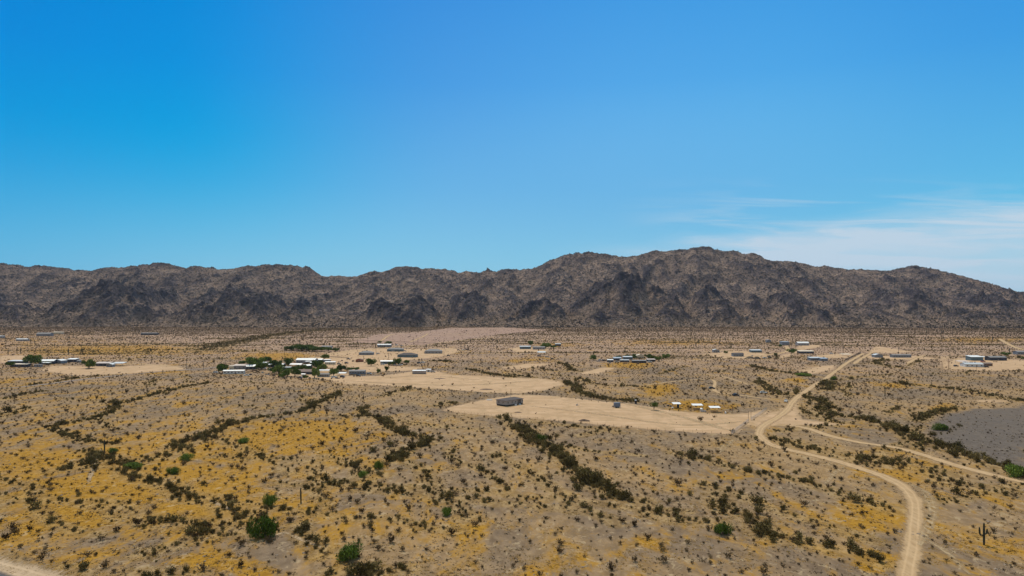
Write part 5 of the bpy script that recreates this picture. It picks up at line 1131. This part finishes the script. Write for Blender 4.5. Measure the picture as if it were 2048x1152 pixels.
# vehicles
PAINT = {'white': M_WHITE, 'dark': mat('car_dark', (0.03, 0.03, 0.035), .3, .05), 'silver': mat('car_silver', (0.45, 0.46, 0.47), .3, .05, 1, .5), 'red': mat('car_red', (0.35, 0.05, 0.035), .35, .05), 'tan': mat('car_tan', (0.42, 0.34, 0.24), .4, .05), 'blue': mat('car_blue', (0.06, 0.10, 0.2), .3, .05)}
CARM = {}
def car(px, py, colr, yaw, label, pickup=False, p=None, group='vehicles parked around the houses'):
    key = (colr, pickup)
    if key not in CARM:
        b = MB(); b.prism([(-2.35, .45), (2.35, .45), (2.38, .85), (2.2, 1.05), (1.0, 1.12), (-2.2, 1.12), (-2.38, .95)], -.92, .92)
        if pickup: b.box(-2.3, -.9, -.90, -.78, 1.12, 1.35); b.box(-2.3, -.9, .78, .90, 1.12, 1.35)
        c_ = MB(); x0 = -.85 if pickup else -2.0; c_.prism([(x0, 1.12), (1.15, 1.12), (.55, 1.72), (x0+.25, 1.74)], -.82, .82)
        r_ = MB(); r_.box(x0+.3, .5, -.78, .78, 1.745, 1.80)
        wh = MB().tube((0, -.13, 0), (0, .13, 0), .37, .37, 14); CARM[key] = (b.mesh('body', PAINT[colr]), c_.mesh('cabin_glass', M_GLASS), r_.mesh('roof', PAINT[colr]), wh.mesh('wheel', M_BLACK))
    ms = CARM[key]; root = empty('pickup_truck' if pickup else 'parked_car', at(px, py) if p is None else p, R(yaw)); tag(root, label, 'pickup' if pickup else 'car', group)
    for n_, m_ in zip(('body', 'cabin_glass', 'roof'), ms[:3]): link(bpy.data.objects.new(n_, m_), root)
    for x in (-1.45, 1.45):
        for y in (-.85, .85): o = link(bpy.data.objects.new('wheel', ms[3]), root); o.location = (x, y, .37)
car(1572, 804, 'white', 62, 'white pickup truck stopped at the edge of the dirt road', True, group=None)
for a in [(493, 752, 'white', 20, 'white pickup at the right end of the long white mobile home', True), (756, 708, 'white', 30, 'white car right of the grey hip roofed house'), (790, 731, 'silver', 0, 'silver car left of two in front of the white roofed mobile home'), (801, 731, 'white', 5, 'white car right in front of the white roofed mobile home'),
    (765, 730, 'white', 10, 'white car at the left end of the white roofed mobile home'), (846, 726, 'white', 0, 'white car beside the shrubs right of the settlement'), (838, 727, 'dark', 0, 'dark car left of the white car by the shrubs'), (927, 701, 'white', 10, 'white pickup at the far end of the settlement', True), (935, 700, 'dark', 0, 'dark car behind the far white pickup'),
    (917, 701, 'dark', 0, 'dark car left of the far white pickup'), (693, 727, 'dark', 0, 'dark car alone on the sand behind the homestead'), (697, 719, 'dark', 5, 'dark pickup by the board fence', True), (678, 729, 'tan', 0, 'tan car at the right end of the homestead'), (793, 691, 'white', 0, 'white car far off beside the pale blue-grey house'),
    (803, 692, 'silver', 0, 'silver car far off right of the white one'), (810, 703, 'silver', 0, 'silver car beside the dark grey house'), (897, 712, 'dark', 0, 'dark car at the foot of the tall utility pole'), (786, 703, 'white', 0, 'white car in front of the dark grey house'), (866, 745, 'silver', 10, 'silver car right of the small white box'),
    (1663, 708, 'white', 0, 'white car on the far side of the right settlement'), (1530, 717, 'white', 5, 'white car beside the brown earth mounds'), (1540, 716, 'dark', 0, 'dark car right of the brown earth mounds'), (1966, 724, 'red', 0, 'red pickup in the right farmyard', True), (1930, 726, 'white', 0, 'white car behind the cream carport'),
    (1912, 733, 'dark', 0, 'dark car left of the pale farmhouse'), (1973, 735, 'dark', 0, 'dark car in front of the brown annex'), (1200, 721, 'white', 0, 'white car at the left of the junk yard'), (1208, 722, 'dark', 10, 'dark car at the left of the junk yard'), (1234, 725, 'silver', 0, 'silver car at the front of the junk yard'), (1300, 725, 'white', 0, 'white car at the front right of the junk yard'),
    (1078, 713, 'dark', 0, 'dark car beside the sagging lean-to'), (1094, 715, 'silver', 0, 'silver car below the sagging lean-to'), (1105, 719, 'dark', 0, 'dark car on the slope left of the junk yard'), (431, 746, 'white', 0, 'white car at the far left of the homestead'), (540, 741, 'silver', 10, 'silver car in the homestead yard'), (528, 738, 'white', 0, 'white car under the dark homestead trees'),
    (668, 756, 'white', 10, 'white car at the homestead front edge'), (685, 755, 'dark', 0, 'dark car at the homestead front edge'), (600, 757, 'dark', 0, 'dark pickup in front of the brown roofed house', True), (717, 753, 'dark', 0, 'dark car in front of the blue-grey mobile home'), (738, 749, 'silver', 0, 'silver car right of the blue-grey mobile home'), (1469, 709, 'dark', 0, 'dark car behind the navy house'),
    (1424, 778, 'dark', 0, 'dark car in the clearing beyond the corral'), (1472, 792, 'dark', 20, 'dark car on the small track beyond the corral'), (1527, 787, 'white', 0, 'white car half hidden by shrubs beyond the corral')]: car(*a[:5], *(a[5:]))
# loose yard things around the homestead: stacked crates, drums and scrap piles
def yard(px, py, kind, lab):
    p = at(px, py); a = random.uniform(0, 3)
    if kind == 'scrap_pile':
        mb = MB()
        for q in range(9): x, y = random.uniform(-2, 2), random.uniform(-1, 1); mb.box(x-.5, x+.5, y-.35, y+.35, 0, random.uniform(.3, 1.2), .06)
        o = mb.build(kind, WM[random.choice(('dark', 'brown', 'grey'))])
    elif kind == 'drum':
        o = MB().tube((0, 0, 0), (0, 0, 1.1), .55, .55, 14).tube((0, 0, 1.1), (0, 0, 1.16), .5, .5, 14).build(kind, M_BLACK)
    else:
        o = MB().box(-1.3, 1.3, -.7, .7, 0, .7).box(-.9, .6, -.6, .6, .7, 1.4, .03).build(kind, M_WOOD)
    o.location = p; o.rotation_euler = (0, 0, a); tag(o, lab, kind.replace('_', ' '), 'yard things around the houses')
for a in [(569, 757, 'drum', 'black drum at the left front of the homestead'), (581, 757, 'drum', 'black drum below the yellow-green tree'), (601, 759, 'scrap_pile', 'scrap pile in front of the brown roofed house'), (589, 755, 'crate_stack', 'crate stack by the homestead front yard'), (620, 757, 'scrap_pile', 'scrap pile below the round green tree'), (637, 759, 'drum', 'black drum in front of the caravan'), (645, 759, 'crate_stack', 'crate stack in front of the caravan'),
    (663, 758, 'drum', 'black drum right of the caravan'), (675, 757, 'scrap_pile', 'scrap pile below the low white awning'), (686, 757, 'drum', 'black drum below the low white awning'), (708, 753, 'crate_stack', 'crate stack in front of the blue-grey mobile home'), (727, 752, 'scrap_pile', 'scrap pile right of the crate stack by the mobile home'), (741, 747, 'drum', 'black drum right of the mobile home'), (763, 748, 'scrap_pile', 'dark pile in the bare yard'), (792, 744, 'drum', 'black drum in the bare yard'), (799, 743, 'drum', 'second black drum in the bare yard'),
    (505, 742, 'scrap_pile', 'scrap pile in front of the teal roof'), (515, 744, 'crate_stack', 'crate stack left of the homestead yard'), (525, 746, 'scrap_pile', 'scrap pile in the homestead yard'), (535, 750, 'scrap_pile', 'long scrap pile at the homestead yard front'), (548, 752, 'crate_stack', 'crate stack at the homestead yard front'), (500, 750, 'scrap_pile', 'scrap pile right of the white pickup'), (560, 752, 'drum', 'black drum at the yellow-green tree'), (660, 726, 'scrap_pile', 'scrap pile behind the short white mobile home'),
    (684, 722, 'scrap_pile', 'scrap pile below the board fence'), (706, 723, 'crate_stack', 'crate stack left of the reddish shack'), (730, 725, 'scrap_pile', 'scrap pile right of the reddish shack'), (1220, 726, 'scrap_pile', 'scrap pile at the left front of the junk yard'), (1196, 723, 'scrap_pile', 'scrap pile at the left end of the junk yard'), (1250, 727, 'scrap_pile', 'scrap pile at the front of the junk yard'), (1276, 728, 'crate_stack', 'crate stack at the front of the junk yard'), (1084, 713, 'scrap_pile', 'scrap pile below the sagging lean-to'), (1504, 712, 'scrap_pile', 'scrap pile behind the earth mounds'), (1549, 718, 'scrap_pile', 'scrap pile right of the parked white car'),
    (1633, 724, 'scrap_pile', 'scrap pile in front of the twin sheds'), (1950, 726, 'crate_stack', 'crate stack between the farmyard barn and farmhouse'), (1942, 725, 'scrap_pile', 'scrap pile behind the pale farmhouse'), (1991, 724, 'scrap_pile', 'dark pile in front of the long dark barn')]: yard(*a)

# ------------------------------------------------------------------ thin desert air between the camera and the mountains
hz_me = MB().box(-9600, 9600, -700, 33500, -11, 460); hz_me = hz_me.mesh('haze', bpy.data.materials.new('haze_air')); MH = hz_me.materials[0]; MH.use_nodes = True
t = NT(MH.node_tree); t.n.clear(); pv = t.node('ShaderNodeVolumePrincipled'); pv.inputs['Color'].default_value = (0.62, 0.74, 1.0, 1); pv.inputs['Density'].default_value = 2.1e-5; pv.inputs['Anisotropy'].default_value = 0.0
ou = t.node('ShaderNodeOutputMaterial'); t.l.new(pv.outputs[0], ou.inputs['Volume'])
tag(link(bpy.data.objects.new('haze', hz_me)), 'thin bluish air over the plain', 'haze', kind='stuff')
